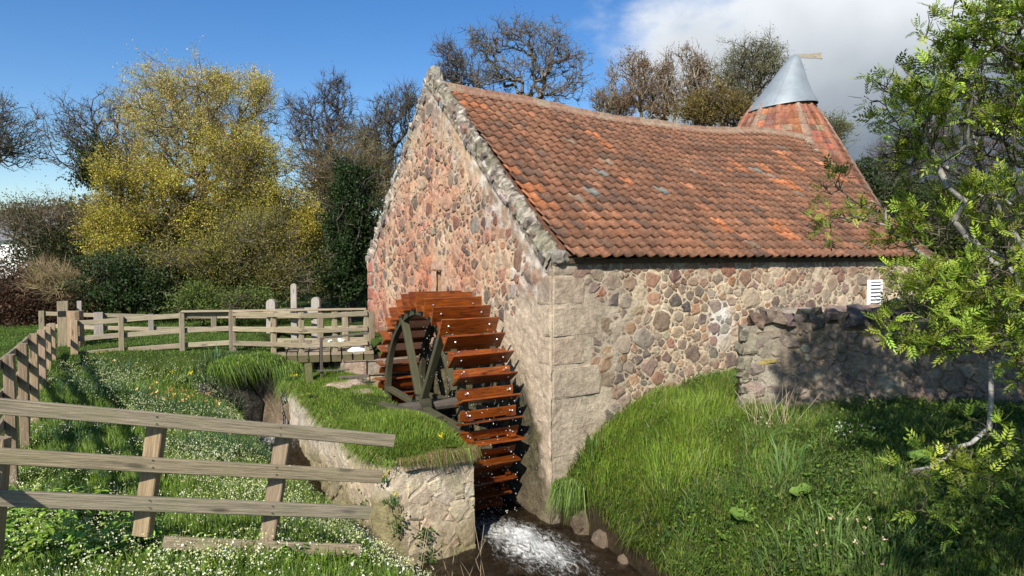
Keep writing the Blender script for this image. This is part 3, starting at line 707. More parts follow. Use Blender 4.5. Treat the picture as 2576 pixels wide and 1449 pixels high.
for r in range(NR):
    z0 = 4.15 + (9.95-4.15) * r / NR; z1 = 4.15 + (9.95-4.15) * (r+1.12) / NR
    for k in range(nt_):
        if z0 > 9.66: continue
        t0 = 2*math.pi*k/nt_; d = Vector((math.cos(t0+.1), math.sin(t0+.1)))
        facing = -(d.x*FW.x*.84 + d.y*FW.y*.66 + 0)
        band = k % 3 == 0
        if band and r % 2: continue
        V = []; zz1 = z1 + ((9.95-4.15)/NR if band else 0); cov = .30 if band else 1.0
        for (z, o) in ((z0, .035), (min(zz1, 9.72), .0)):
            R = krad(z)
            for (px, pz) in PROF:
                if band: px2 = .5 + (px-.5)*.95; pz2 = .10 - .32*(px-.5)**2
                else: px2, pz2 = px, pz
                t = t0 + px2 * 2*math.pi/nt_; rr_ = R + o*.8 + pz2*.9 - (.04 if z > 9.3 else 0); V.append((KX + rr_*math.cos(t), KY + rr_*math.sin(t), z))
        m = len(PROF)
        for q in range(m): a = V[q]; V.append((a[0]*.997+KX*.003, a[1]*.997+KY*.003, a[2]-.02))
        f = [(q, q+1, m+q+1, m+q) for q in range(m-1)] + [(2*m+q, 2*m+q+1, q+1, q) for q in range(m-1)]
        c = np.array((.38, .16, .10)) if band else np.array(pick(rk, [(2, (.38, .145, .08)), (3, (.31, .125, .08)), (1, (.24, .12, .09)), (.3, (.38, .24, .17))]))
        if band and k % 6 == 0: c = np.array((.42, .27, .20))
        kt.append((-facing - r*.02, np.array(V), np.array(f), c * np.array((.86, .93, .95)) * math.exp(rk.normal(0, .09))))
kt = sorted(kt, key=lambda t: t[0]); rest = MB()
kt2 = []
for q in kt: kt2.append((np.linalg.norm(q[1].mean(0)[:2]) - q[1].mean(0)[2]*.6, *q[1:]))
kt2.sort(key=lambda t: t[0])
for i, (s, V, f, c) in enumerate(kt2):
    if i < 240: MB().add(V, [f], c).obj('roof_tile', M['tile'], kc, smooth=True)
    else: rest.add(V, [f], c)
rest.obj('far_roof_tiles', M['tile'], kc, smooth=True, kind='stuff')
# cowl: sheared cone with soft shoulders, seams
ap = np.array([KX, KY, 11.62]) + np.array(RT) * .52; n = 40; V = []; zs = [9.62, 9.66, 10.1, 10.6, 11.1, 11.4, 11.55, 11.62]; rr_ = [1.29, 1.28, .97, .68, .42, .25, .15, .02]
for z, r in zip(zs, rr_):
    k = (z - 9.62) / 2.0
    for q in range(n):
        t = 2*math.pi*q/n; c = np.array([KX, KY]) + np.array(RT)[:2] * (.52*k - .03) ; dx = math.cos(t)*r; dy = math.sin(t)*r
        side_ = dx*RT.x + dy*RT.y; V.append((c[0]+dx, c[1]+dy, z + side_*.12*(1-k)))
f = [(r*n+q, r*n+(q+1) % n, (r+1)*n+(q+1) % n, (r+1)*n+q) for r in range(7) for q in range(n)]
cowl = MB().add(V, [np.array(f)]).obj('cowl', M['zinc'], kiln, smooth=True)
for a in (-.55, .35, 1.5):
    base = -FW * math.cos(a) + RT * math.sin(a); pts = []
    for z, r in zip(zs[1:], rr_[1:]):
        k = (z-9.62)/2.0; cc = Vector((KX, KY, 0)) + RT*(.52*k-.03); p = cc + base*(r+.006); p.z = z + base.dot(RT)*r*.12*(1-k); pts.append(p)
    Vt, ft = tubes([p[:] for p in pts[:-1]], [p[:] for p in pts[1:]], .012, .012, 4); MB().add(Vt, [ft]).obj('seam', M['zinc'], cowl)
va = Vector(ap) + Vector((0, 0, -.06)) + RT*.02; vb = va + RT*1.0 + FW*.15 + Vector((0, 0, .06))
m = frame(va, vb); L = (vb-va).length; V = []
pr = [(0, -.06), (L*.8, -.10), (L, -.13), (L*.93, 0), (L, .12), (L*.8, .09), (0, .06)]
for y in (-.02, .02): V += [(a, y, b) for a, b in pr]
f = [(k, (k+1) % 7, 7+(k+1) % 7, 7+k) for k in range(7)]
link('vane', fast_mesh('vane', V, [np.array(f), np.array([[6, 5, 4, 3, 2, 1, 0], [7, 8, 9, 10, 11, 12, 13]])], np.tile((1, .95, .85), (14, 1))), M['grey_wood'], kiln, mw=m)
# small stone block behind the far verge
V, f = stone_piece(np.array([(0, 0), (.9, 0), (.9, .9), (.5, 1.25), (.1, 1.0)]), lambda a, b, o: (XE + .35 + a*.8, 15.2 - o*2, 5.2 + b), .2, rk, back=-.5); MB().add(V, f, (.26, .21, .17)).obj('chimney_stub', M['stone'], mill)
# ------------------------------------------------------------------ water wheel
WX0, WX1 = 4.60, 5.66; WY, WZ = 11.28, 1.50; RR, RP, NP = 1.83, 2.05, 36
wheel = thing('water_wheel', 'wet orange brown timber water wheel turning against the mill gable', 'water wheel', (WX0, WY, WZ))
def wp(x, r, a): return (x, WY + r*math.sin(a), WZ + r*math.cos(a))     # a = 0 up, positive away from the viewer
for x0, x1 in ((WX0+.12, WX0+.22), (WX1-.22, WX1-.12)):
    V = []; n = 72
    for k in range(n):
        a = 2*math.pi*k/n
        for (x, r) in ((x0, RR-.17), (x0, RR-.035), (x1, RR-.035), (x1, RR-.17)): V.append(wp(x, r, a))
    f = [(k*4+q, k*4+(q+1) % 4, ((k+1) % n)*4+(q+1) % 4, ((k+1) % n)*4+q) for k in range(n) for q in range(4)]
    rim = MB().add(V, [np.array(f)], (.7, .68, .6)).obj('rim', M['moss_wood'], wheel)
    for k in range(6):
        a = math.radians(28 + 60*k + (0 if x0 < 5 else 6)); xm = (x0+x1)/2
        beam('spoke', wp(xm, .12, a), wp(xm, RR-.1, a), .085, .13, M['moss_wood'], wheel, up=(1, 0, 0), tint=(.95, .92, .8))
    Vh, fh = tubes([(x0-.05, WY, WZ)], [(x1+.05, WY, WZ)], .24, .24, 14); MB().add(Vh, [fh]).obj('hub', M['moss_wood'], wheel)
Va, fa = tubes([(WX0-.28, WY, WZ)], [(XG-.02, WY, WZ)], .11, .11, 12); MB().add(Va, [fa]).obj('axle', M['iron'], wheel)
rw = random.Random(4)
bolt_me = None
nail_me = None
def bolt(p, nrm, parent):
    global bolt_me
    if bolt_me is None:
        Vb, fb = tubes([(0, 0, 0)], [(0, 0, .014)], .017, .012, 6); mb = MB().add(Vb, [fb]); mb.add(Vb[6:], [np.array([[0, 1, 2, 3, 4, 5]])]); bolt_me = mb.mesh('bolt'); bolt_me.materials.append(M['bolt'])
    p = Vector(p); nrm = Vector(nrm).normalized(); link('bolt', bolt_me, None, parent, mw=Matrix.Translation(p) @ nrm.to_track_quat('Z', 'Y').to_matrix().to_4x4())
da = 2*math.pi/NP
def board_between(name, r0, a0, r1, a1, th, x0, x1, tint):
    """plank along the axle whose section runs from (r0,a0) to (r1,a1)"""
    p0 = Vector(wp(0, r0, a0)); p1 = Vector(wp(0, r1, a1)); c = (p0+p1)/2; w = (p1-p0).length
    up = (p1-p0).normalized(); m = frame((x0, c.y, c.z), (x1, c.y, c.z), 0, up=up)
    return link(name, beam_mesh(name, x1-x0, th, w, bev=.006, warp=.003, col=tint, seed=rw.randint(0, 9999)), M['wet_wood'], wheel, mw=m), c, up
for k in range(NP):
    a = k*da + .05; t = rw.uniform(.6, 1.25); ti = (t, t*rw.uniform(.9, 1.05), t); xa = WX0 + rw.uniform(-.02, .02); xb = WX1 + rw.uniform(-.03, .03)
    # float: a broad board standing out from the rim
    fl, c, up = board_between('float_board', RR-.08, a - .01, RP+.02, a + .02, .032, xa, xb, ti)
    # sole: closes the ring behind the float
    t2 = rw.uniform(.85, 1.25); sb, c2, up2 = board_between('sole_board', RR-.005, a + .03, RR+.045, a + da*.62, .03, xa+.02, xb-.02, (t2, t2, t2*.95))
    tn = Vector((0, math.cos(a), -math.sin(a)))
    for x in (WX0+.15, WX1-.15):
        q = board_between('start', RR-.06, a + .028, RP-.05, a + .045, .055, x-.045, x+.045, (t*.8, t*.75, t*.7))[0] if k % 3 != 1 else fl
        for r in (RR+.0, RP-.09): bolt(wp(x, r, a + .07), tn, q)
        for r in (RR+.0, RP-.09): bolt(wp(x, r, a - .012 + .01), -tn, fl)
        bolt(wp(x, RR+.05, a + da*.4), Vector((0, math.sin(a+da*.5), math.cos(a+da*.5))), sb)
# bearing timbers on the pier
bt = thing('bearing_timbers', 'dark mossy timbers carrying the wheel axle on the pier', 'timber', (4.3, WY, 1.3))
beam('cross_beam', (3.9, 12.05, 1.52), (4.52, 9.95, 1.52), .18, .22, M['moss_wood'], bt); 
beam('bearing_block', (4.30, WY-.3, 1.32), (4.30, WY+.3, 1.32), .2, .3, M['moss_wood'], bt)
beam('plank_end', (3.45, 12.0, 1.52), (4.1, 11.75, 1.54), .16, .1, M['fence_pink'], bt)
# drops and spray thrown off the wheel
ico = [(0, 0, 1), (.894, 0, .447), (.276, .851, .447), (-.724, .526, .447), (-.724, -.526, .447), (.276, -.851, .447), (.724, .526, -.447), (-.276, .851, -.447), (-.894, 0, -.447), (-.276, -.851, -.447), (.724, -.526, -.447), (0, 0, -1)]
icf = [(0, 1, 2), (0, 2, 3), (0, 3, 4), (0, 4, 5), (0, 5, 1), (1, 6, 2), (2, 7, 3), (3, 8, 4), (4, 9, 5), (5, 10, 1), (2, 6, 7), (3, 7, 8), (4, 8, 9), (5, 9, 10), (1, 10, 6), (11, 7, 6), (11, 8, 7), (11, 9, 8), (11, 10, 9), (11, 6, 10)]
nd = 620; V = []; 
for i in range(nd):
    if i < 300:
        a = RNG.uniform(math.radians(185), math.radians(285)); r = RNG.uniform(1.75, 2.2); p = np.array(wp(RNG.uniform(WX0, WX1), r, a)); p[2] -= RNG.exponential(.12); s = RNG.uniform(.002, .006)
    elif i < 460: p = np.array([RNG.uniform(4.7, 5.6), RNG.uniform(9.3, 10.2), 0]); p[2] = RNG.exponential(.25); s = RNG.uniform(.003, .008)
    else: p = np.array(wp(RNG.uniform(4.75, 5.4), RNG.uniform(.4, 1.7), RNG.uniform(-1.3, .4))); s = RNG.uniform(.002, .0045)
    V.append(np.array(ico) * [s, s, s*RNG.uniform(1, 3)] + p)
f = (np.arange(nd)*12)[:, None, None] + np.array(icf)[None]
link('water_drops', fast_mesh('water_drops', np.concatenate(V), f.reshape(-1, 3), None, True), m_simple('water_drop', (.8, .82, .82), .15, 0, 0), kind='stuff')
# spill of the overflow beside the pier
V = []; cc = []
for i in range(14):
    for k in range(9):
        t = i/13; V.append((2.86 + k*.012 + .02*math.sin(i*2+k*3), 14.0 - .35*t**.5 + .03*math.sin(k*2.1+i), 1.55 - .75*t**1.5)); cc.append((.62 + .2*math.sin(k*2.7), 0, 0))
f = [(i*9+k, i*9+k+1, (i+1)*9+k+1, (i+1)*9+k) for i in range(13) for k in range(8)]
tag(link('waterfall', fast_mesh('waterfall', V, np.array(f), np.array(cc), True), M['water']), 'thin white spill of water dropping beside the far end of the pier', 'waterfall')

# ------------------------------------------------------------------ pier between the wheel pit and the overflow
PY = [8.6, 8.63, 8.72, 8.9, 9.4, 10.2, 11.2, 12.2, 13.2, 13.9]; PXL = [3.42, 3.27, 3.15, 3.07, 3.02, 3.02, 3.0, 2.98, 2.95, 3.0]; PXR = [4.42, 4.42, 4.42, 4.43, 4.42, 4.4, 4.38, 4.38, 4.35, 4.3]; PZ = [1.38, 1.38, 1.39, 1.40, 1.45, 1.48, 1.5, 1.62, 1.72, 1.75]
pier = thing('stone_pier', 'pale harled stone pier with turf top beside the water wheel', 'pier', (3.7, 8.6, 0))
def pier_col(a, z, face):
    n = mfield(a*.9, z*.9, 33+face); n2 = mfield(a*3.6, z*3.6, 37)
    c = lerp((.50, .415, .29), (.60, .53, .41), float(np.clip(.5 + n*1.5, 0, 1)))
    if face == 0: c = lerp(c, (.45, .40, .35), float(np.clip((a-10)/2, 0, .7)))
    c = lerp(c, (.18, .16, .06), float(np.clip((.75 - z + n*.5 + (.25 if face == 0 else 0)) / .5, 0, .85)))
    return c * (1 + .2*n2)
pl = wall_grid('pier_left_face', 8.6, 13.9, .04, -.5, lambda y: np.interp(y, PY, PZ) + .05*math.sin(y*3.1), lambda y, z, o: (np.interp(y, PY, PXL) - o - .07*max(0, 1.2-z)*.6, y, z), lambda a, z: pier_col(a, z, 0), M['mortar'], pier, .06)
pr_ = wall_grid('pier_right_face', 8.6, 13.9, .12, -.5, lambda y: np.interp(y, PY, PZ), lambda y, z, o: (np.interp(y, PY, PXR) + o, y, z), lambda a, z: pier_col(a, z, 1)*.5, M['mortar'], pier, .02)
pf = wall_grid('pier_end_face', 3.32, 4.42, .06, -.5, lambda x: 1.38, lambda x, z, o: (x, 8.6 - o - .05*max(0, 1.2-z), z), lambda a, z: pier_col(a, z, 2), M['mortar'], pier, .03)
V, f, cc = [], [], []
for i, y in enumerate(np.linspace(8.56, 13.9, 40)):
    for k, t in enumerate(np.linspace(0, 1, 14)):
        xl, xr, z = np.interp(y, PY, PXL)-.05, np.interp(y, PY, PXR)+.02, np.interp(y, PY, PZ); V.append((xl + (xr-xl)*t, y, z + .10*math.sin(math.pi*t)**.5 + .03*sn(t*5, y*3) + (.22*math.sin(math.pi*t)*max(0, 1-abs(y-9.5)/1.2)) ))
f = [(i*14+k, i*14+k+1, (i+1)*14+k+1, (i+1)*14+k) for i in range(39) for k in range(13)]
link('turf_top', fast_mesh('turf_top', V, np.array(f), None, True), M['ground'], pier)
rp = np.random.default_rng(17)
ps = rubble(3.42, 4.44, -.15, 1.30, lambda a, b: b < 1.33, [(.15, 6), (.11, 14), (.08, 26), (.05, 20)], 6, gap=.02, flat=1.5, box=(3.41, 4.43, -.3, 1.31))
add_stones(ps, lambda a, z, o: (a, 8.6 - o - .05*max(0, 1.2-z), z), lambda a, z, r: lerp(pick(rp, [(3, (.50, .42, .29)), (2, (.57, .49, .35)), (1, (.46, .30, .23))]), pier_col(a, z, 2), rp.uniform(.5, .95)), lambda a, z, r: .018, pf, M['wall_stone'], rp, 60)
ps = rubble(8.95, 12.5, -.1, 1.30, lambda a, b: rp.random() < .5, [(.17, 8), (.12, 14), (.08, 20)], 7, gap=.03, flat=1.4, box=(8.93, 13, -.3, 1.3))
add_stones(ps, lambda y, z, o: (np.interp(y, PY, PXL) - o - .04*max(0, 1.2-z), y, z), lambda a, z, r: lerp(pick(rp, [(3, (.45, .38, .29)), (1, (.40, .30, .25))]), pier_col(a, z, 0), rp.uniform(.7, .95)), lambda a, z, r: .02, pl, M['wall_stone'], rp, 45)
for (x0, x1) in ((3.36, 3.66), (3.68, 4.03), (4.05, 4.46)):
    pg = np.array([(x0, 1.30), (x1, 1.31), (x1+.01, 1.40), (x0, 1.39)]); V, f = stone_piece(pg, lambda a, z, o: (a, 8.56 - o, z), .04, rp, back=-.4); MB().add(V, f, (.40, .33, .23)).obj('cap_stone', M['stone'], pier)

rb = np.random.default_rng(41)
bankrock = thing('bank_rocks', 'rock face in the hollow under the timber bridge, shade coloured into the left rocks', 'rock face', (2.3, 14.2, .6))
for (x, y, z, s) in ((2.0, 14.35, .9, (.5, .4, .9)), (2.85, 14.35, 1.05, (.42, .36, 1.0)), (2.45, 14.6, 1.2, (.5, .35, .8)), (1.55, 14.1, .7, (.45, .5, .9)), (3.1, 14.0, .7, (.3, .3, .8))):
    rock('rock', (x, y, z), s, np.array((.17, .13, .085) if x > 2.6 else (.035, .032, .025))*rb.uniform(.7, 1.1), M['stone'], bankrock, seed=x*7, sub=3)  # left rocks near black: shade of the overhang painted into their colour
for i, (x, y, z, s) in enumerate(((6.22, 7.75, .07, (.24, .17, .13)), (6.08, 8.28, .12, (.13, .16, .20)), (6.2, 7.15, .0, (.28, .15, .09)))):
    o = rock('stone', (x, y, z), s, np.array((.17, .13, .09))*rb.uniform(.7, 1.15), M['stone'], None, seed=i*5+2)
    tag(o, ['flat brownish stone at the foot of the grassy bank by the water', 'upright stone under the overhanging grass tuft by the mill corner', 'low wide stone on the waterline below the bank', 'small wet stone against the mill corner', 'half sunk stone at the lower edge of the stream bank'][i], 'stone')
# ------------------------------------------------------------------ field wall on the right
fw_ = thing('field_wall', 'dark rubble field wall with rough cope stones in dappled shade', 'wall', (8.33, 7.1, 2))
WA, WB = np.array([8.30, 7.15]), np.array([13.2, 2.75]); WL = np.hypot(*(WB-WA)); wd = (WB-WA)/WL; wn = np.array([wd[1], -wd[0]])
if wn @ np.array([FW.x, FW.y]) > 0: wn = -wn
def wtop(s): return 3.12 + .16*min(1, s/2.0) + .04*math.sin(s*3)
def wto3(s, z, o): p = WA + wd*s + wn*o; return (p[0], p[1], z)
def wcol(s, z):
    n = mfield(s*1.1, z*1.1, 51); n2 = mfield(s*4, z*4, 55); c = lerp((.18, .145, .11), (.30, .25, .185), float(np.clip(.5+n*1.5, 0, 1)))
    if s < .5: c = lerp(c, (.33, .31, .24), .6)
    return c * (1 + .25*n2)
core = wall_grid('wall_face', 0, WL, .07, 1.7, wtop, wto3, wcol, M['mortar'], fw_, .035)
mb = MB(); a = wto3(0, 0, -.02); b = wto3(WL, 0, -.02); c = wto3(WL, 0, -.5); d = wto3(0, 0, -.5)
mb.add([(a[0], a[1], 1.6), (b[0], b[1], 1.6), (c[0], c[1], 1.6), (d[0], d[1], 1.6), (a[0], a[1], 3.12), (b[0], b[1], 3.25), (c[0], c[1], 3.25), (d[0], d[1], 3.12)], [np.array([(4, 5, 6, 7), (2, 3, 7, 6), (3, 0, 4, 7), (1, 2, 6, 5)])], (.32, .27, .20)).obj('wall_core', M['mortar'], fw_)
ws = rubble(.02, WL, 1.95, 3.1, lambda s, z: True, [(.17, 6), (.125, 30), (.09, 80), (.06, 130), (.04, 120)], 8, gap=.03, flat=1.3, box=(.02, WL, 1.8, 3.1))
add_stones(ws, wto3, lambda s, z, r: lerp(pick(rb, [(3, (.22, .17, .14)), (2, (.17, .14, .12)), (1, (.33, .22, .17)), (1, (.30, .28, .22)), (1, (.12, .11, .10))]), wcol(s, z), rb.uniform(.2, .8)), lambda s, z, r: .015 + r*.12, core, M['wall_stone'], rb, 150)
for i, (z0, hh, ww_) in enumerate(((1.9, .34, .20), (2.26, .42, .13), (2.70, .36, .24))):
    pg = np.array([(.0, z0), (ww_, z0 + .02), (ww_*.95, z0 + hh - .02), (.01, z0 + hh)]) + rb.normal(0, .012, (4, 2)); V, f = stone_piece(pg, wto3, .045, rb, back=-.45, tilt=.4); MB().add(V, f, lerp((.20, .19, .13), (.28, .25, .19), rb.random())).obj('end_stone', M['wall_stone'], fw_)
for i in range(6):
    rock('end_stone', wto3(.01 + rb.normal(0, .015), 1.95 + i*.21, -.03), (rb.uniform(.05, .09), .10, rb.uniform(.07, .13)), lerp((.16, .15, .11), (.26, .23, .17), rb.random()), M['wall_stone'], fw_, seed=i*5, rough=.35, rot=rb.uniform(0, 3))
for (s0, z0) in ((.22, 2.55), (.30, 2.58)):
    pg = np.array([(s0, z0), (s0+.2, z0+.01), (s0+.2, z0+.07), (s0, z0+.06)]); V, f = stone_piece(pg, wto3, .03, rb); MB().add(V, f, (.42, .33, .10)).obj('lichen_stone', M['wall_stone'], fw_)
s = .12; i = 0
while s < WL:
    w = rb.uniform(.07, .19); zz = wtop(s) + w*rb.uniform(.2, .75); p = wto3(s + w, zz, -.15 + rb.normal(0, .07))
    rock('cope_stone', p, (w*1.05, rb.uniform(.2, .3), w*rb.uniform(.8, 1.1)), pick(rb, [(3, (.12, .10, .08)), (2, (.16, .12, .095)), (1, (.10, .09, .08))]), M['wall_stone'] if i % 3 else M['stone'], fw_, seed=i, rough=.42, rot=math.atan2(wd[1], wd[0]))
    s += w*1.75; i += 1
for k in range(9):      # second layer of flat cope behind, sunlight put into their paler colour
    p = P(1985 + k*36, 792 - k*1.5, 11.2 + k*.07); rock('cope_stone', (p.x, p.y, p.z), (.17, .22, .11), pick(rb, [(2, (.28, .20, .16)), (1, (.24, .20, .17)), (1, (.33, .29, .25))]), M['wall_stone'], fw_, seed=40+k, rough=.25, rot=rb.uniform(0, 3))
# ------------------------------------------------------------------ fences
def fence_post(a, top, w, parent, mat, lean=(0, 0), name='post', h2=None):
    b = Vector((a[0] + lean[0], a[1] + lean[1], top)); return beam(name, Vector(a) + Vector((0, 0, -.35)), b, w, h2 or w, mat, parent, up=(1, 0, 0), warp=.004, bev=.008)
f1 = thing('post_and_rail_fence', 'timber fence running away along the lawn edge with zigzag rail shadows', 'fence', (-.94, 8.9, 2))
LX = -.94; ys = [7.5, 8.9, 10.25, 11.6, 12.95, 14.15, 15.2]; zt = [3.2, 3.16, 3.13, 3.12, 3.05, 2.99, 2.96]
for y, z in zip(ys, zt): fence_post((LX, y, H(LX, y)), z, .12, f1, M['fence_pink'], h2=.10)
for i in range(len(ys)-1):
    for dz in (-.10, -.43, -.74):
        beam('rail', (LX-.075, ys[i]-.02, zt[i]+dz), (LX-.075, ys[i+1]-.02 if i < 5 else 15.9, zt[i+1]+dz), .038, .11, M['fence'], f1)
beam('rail', (LX-.075, 4.6, 3.16), (LX-.075, ys[0]-.02, zt[0]-.10), .038, .11, M['fence'], f1)
beam('rail', (LX-.075, 4.6, 2.83), (LX-.075, ys[0]-.02, zt[0]-.43), .038, .11, M['fence'], f1)
tp = [P(0, 905, 7.2), P(170, 800, 13.5)]
f2 = thing('bridge_fence', 'near timber railing crossing the lawn edge and the plank bridge', 'fence', (-.7, 15.8, 2.2))
RP2 = [(-.62, 15.85, 2.95), (.18, 15.75, 2.99), (1.25, 15.35, 3.06), (2.15, 14.95, 3.10), (2.88, 14.55, 3.08), (3.38, 14.3, 3.05), (4.02, 14.1, 3.05), (4.62, 13.85, 3.08)]
for i, (x, y, z) in enumerate(RP2):
    gz = H(x, y) if i < 5 else 2.2
    if i in (5, 6): beam('post', (x, y, 2.02), (x, y, z), .10, .10, M['fence'], f2, up=(1, 0, 0))
    else: fence_post((x, y, gz if i < 7 else 1.5), z, .125 if i in (0, 3) else .10, f2, M['fence_pink'] if i == 0 else M['fence'])
for i in range(7):
    a, b = Vector(RP2[i]), Vector(RP2[i+1]); off = Vector((0, -.072 if i >= 3 else .072, 0))
    for dz in (-.07, -.38, -.68): beam('rail', a + Vector((0, 0, dz)) + off, b + Vector((0, 0, dz)) + off, .038, .10, M['fence'], f2)
beam('cap_rail', Vector(RP2[2]) + Vector((0, 0, .022)), Vector(RP2[7]) + Vector((0, 0, .022)), .13, .036, M['fence'], f2)
f3 = thing('far_railing', 'farther timber railing on the other side of the plank bridge', 'fence', (1, 17.5, 2.2))
q = [P(105, 782, 17.0), P(248, 786, 16.8), P(380, 790, 17.0), P(537, 790, 17.2), P(688, 789, 16.6), P(805, 787, 16.2), P(868, 785, 16.0), P(935, 783, 15.9)]
for i, p in enumerate(q): fence_post((p.x, p.y, 2.2), p.z, .12 if i != 1 else .2, f3, M['grey_wood'] if i in (1, 2) else M['fence'])
for i in range(7):
    for dz in (-.07, -.38, -.66): beam('rail', q[i] + Vector((0, .07, dz)), q[i+1] + Vector((0, .07, dz)), .038, .10, M['fence'], f3)
# gate posts by the corner
for (u, d, vt, w, lab, nm, mt) in ((148, 14.6, 758, .2, 'thick squared gatepost with a round hole beside the fence corner', 'gate_post', 'fence'), (190, 14.9, 757, .09, 'slender pale post rising behind the round gatepost', 'slender_post', 'grey_wood')):
    p = P(u + 10, vt, d); t = thing(nm, lab, 'post', (p.x, p.y, 2.25)); fence_post((p.x, p.y, 2.25), p.z, w, t, M[mt], name='shaft')
    if nm == 'gate_post': MB().box((p.x-.09, p.y-.108, p.z-.32), (p.x+.05, p.y-.10, p.z-.2)).obj('hole', M['dark'], t)
p = P(189, 782, 14.5); t = thing('round_gatepost', 'stout round timber gatepost at the fence corner', 'post', (p.x, p.y, 2.25))
Vt, ft = tubes([(p.x, p.y, 2.0), (p.x, p.y, p.z)], [(p.x, p.y, p.z), (p.x, p.y, p.z+.01)], [.165, .15], [.15, .10], 12); MB().add(Vt, [ft], (.9, .85, .8)).obj('shaft', M['fence_pink'], t)
# plank bridge
br = thing('plank_bridge', 'low plank footbridge over the mill race', 'footbridge', (3.7, 14.0, 2.1))
by0 = lambda x: 14.55 - (x-2.9)*.41
for i in range(9):
    x = 2.98 + i*.205; beam('plank', (x, by0(x)-.14, 2.19), (x + .62, by0(x) + 2.0, 2.19), .195, .055, M['fence'], br, warp=.002)
    beam('joist_end', (x, by0(x)-.16, 2.09), (x+.10, by0(x)+.25, 2.09), .185, .13, M['moss_wood'], br, warp=.001, tint=(1.6, 1.4, 1.2))
# abutments of the race
ab = thing('race_abutment', 'stone abutment carrying the plank bridge by the mill', 'abutment', (4.7, 13.4, 1.3))
def blockwall(parent, a, b, z0, z1, rows, colr, seed, thick=.25, nm='stone'):
    r = np.random.default_rng(seed); a = np.array(a); b = np.array(b); L = np.hypot(*(b-a)); d = (b-a)/L; nn = np.array([d[1], -d[0]])
    if nn @ np.array([FW.x, FW.y]) > 0: nn = -nn
    h = (z1-z0)/rows
    for j in range(rows):
        s = -.05
        while s < L:
            w = min(r.uniform(.22, .5), L - s + .05); pg = np.array([(s+.01, z0+j*h+.008), (s+w-.01, z0+j*h+.01), (s+w-.008, z0+(j+1)*h-.008), (s+.01, z0+(j+1)*h-.01)])
            V, f = stone_piece(pg, lambda q, z, o: (*(a + d*q + nn*o), z), .04, r, back=-thick); MB().add(V, f, pick(r, colr)).obj(nm, M['stone'], parent); s += w
STC = [(3, (.36, .28, .20)), (2, (.30, .23, .17)), (1, (.25, .24, .17))]
blockwall(ab, (4.15, 13.72), (5.6, 13.25), 1.1, 2.05, 3, STC, 3)
blockwall(ab, (4.15, 13.95), (4.15, 16.2), 1.1, 2.08, 3, STC, 4)
MB().box((4.3, 13.75, 1.0), (5.8, 16.2, 2.0), (.2, .16, .12)).obj('core', M['mortar'], ab)
lb = thing('bank_abutment', 'brown stone abutment under the left end of the plank bridge', 'abutment', (3.0, 13.9, 1.3))
blockwall(lb, (2.75, 14.38), (3.22, 14.15), 1.2, 2.04, 2, [(1, (.33, .22, .15))], 5)
# flat stones and sluice grille in front of the race
for i, (u, v, d, s, lab) in enumerate(((880, 985, 12.6, (.30, .42, .05), 'flat pale slab set in the pier turf near the wheel'), (858, 968, 12.9, (.34, .3, .05), 'long flat slab beside the iron grille'), (895, 962, 13.1, (.3, .2, .06), 'slab leaning behind the grille'))):
    p = P(u, v, d); o = rock('slab', p[:], s, (.44, .34, .26), M['stone'], None, seed=60+i, rough=.15, rot=.9); tag(o, lab, 'stone slab')
gr = thing('sluice_grille', 'rusty iron bar grille across the race beside the wheel', 'grille', (4.2, 12.9, 1.5))
ga, gb = P(852, 948, 13.2), P(930, 945, 13.0); gc, gd = P(860, 1000, 13.0), P(935, 1000, 12.9)
beam('top_bar', ga, gb, .04, .05, M['iron'], gr); beam('second_bar', P(852, 962, 13.1), P(930, 958, 12.95), .03, .03, M['iron'], gr)
for k in range(9):
    t = k/8; beam('bar', ga.lerp(gb, t) + Vector((0, 0, -.02)), gc.lerp(gd, t) + Vector((0, 0, -.1)), .022, .022, M['iron'], gr, warp=0)
ir = thing('iron_rail', 'thin dark iron rail and post in front of the plank bridge', 'rail', (3.6, 13.0, 1.6))
pa = P(808, 850, 13.2); beam('post', (pa.x, pa.y, 1.55), pa, .05, .05, M['iron'], ir, warp=0); pb = P(926, 838, 13.3); beam('top_rail', pa, pb, .04, .04, M['iron'], ir, warp=0)
pm = P(775, 935, 13.1); beam('lower_rail', pm, P(880, 930, 13.2), .025, .025, M['iron'], ir, warp=0)
p = P(775, 915, 13.0); st = thing('mossy_stake', 'short mossy wooden stake in the turf before the dark race', 'stake', (p.x, p.y, 1.6)); beam('shaft', (p.x+.05, p.y, 1.55), p, .12, .12, M['moss_wood'], st, tint=(2.2, 2.2, 1.5))
# sluice frame
sf = thing('sluice_gate', 'silvered timber sluice gate frame behind the plank bridge', 'sluice gate', (2.6, 17.3, 2.2))
def rounded_post(u, vt, d, w, th, zb, nm):
    p = P(u, vt, d); h = p.z - zb; V = []; prf = [(-w/2, 0), (w/2, 0), (w/2, h-w*.5)] + [(w/2*math.cos(a), h-w*.5+w*.5*math.sin(a)) for a in np.linspace(.3, math.pi-.3, 6)] + [(-w/2, h-w*.5)]
    n = len(prf); 
    for y in (-th/2, th/2): V += [(z, x, y) for x, z in prf]
    f = [(k, (k+1) % n, n+(k+1) % n, n+k) for k in range(n)]
    m = Matrix((( 0, RT.x, -FW.x, p.x), (0, RT.y, -FW.y, p.y), (1, 0, 0, zb), (0, 0, 0, 1)))
    link(nm, fast_mesh(nm, V, [np.array(f), np.array([list(range(n-1, -1, -1)), list(range(n, 2*n))])], np.tile((1, 1, 1), (2*n, 1))), M['grey_wood'], sf, mw=m)
rounded_post(683, 752, 16.8, .22, .16, 1.9, 'upright'); rounded_post(795, 747, 16.8, .20, .16, 1.9, 'upright'); rounded_post(739, 713, 16.7, .14, .07, 1.9, 'lifting_stem')
beam('cross_head', P(665, 786, 16.6), P(802, 779, 16.6), .16, .13, M['grey_wood'], sf); 
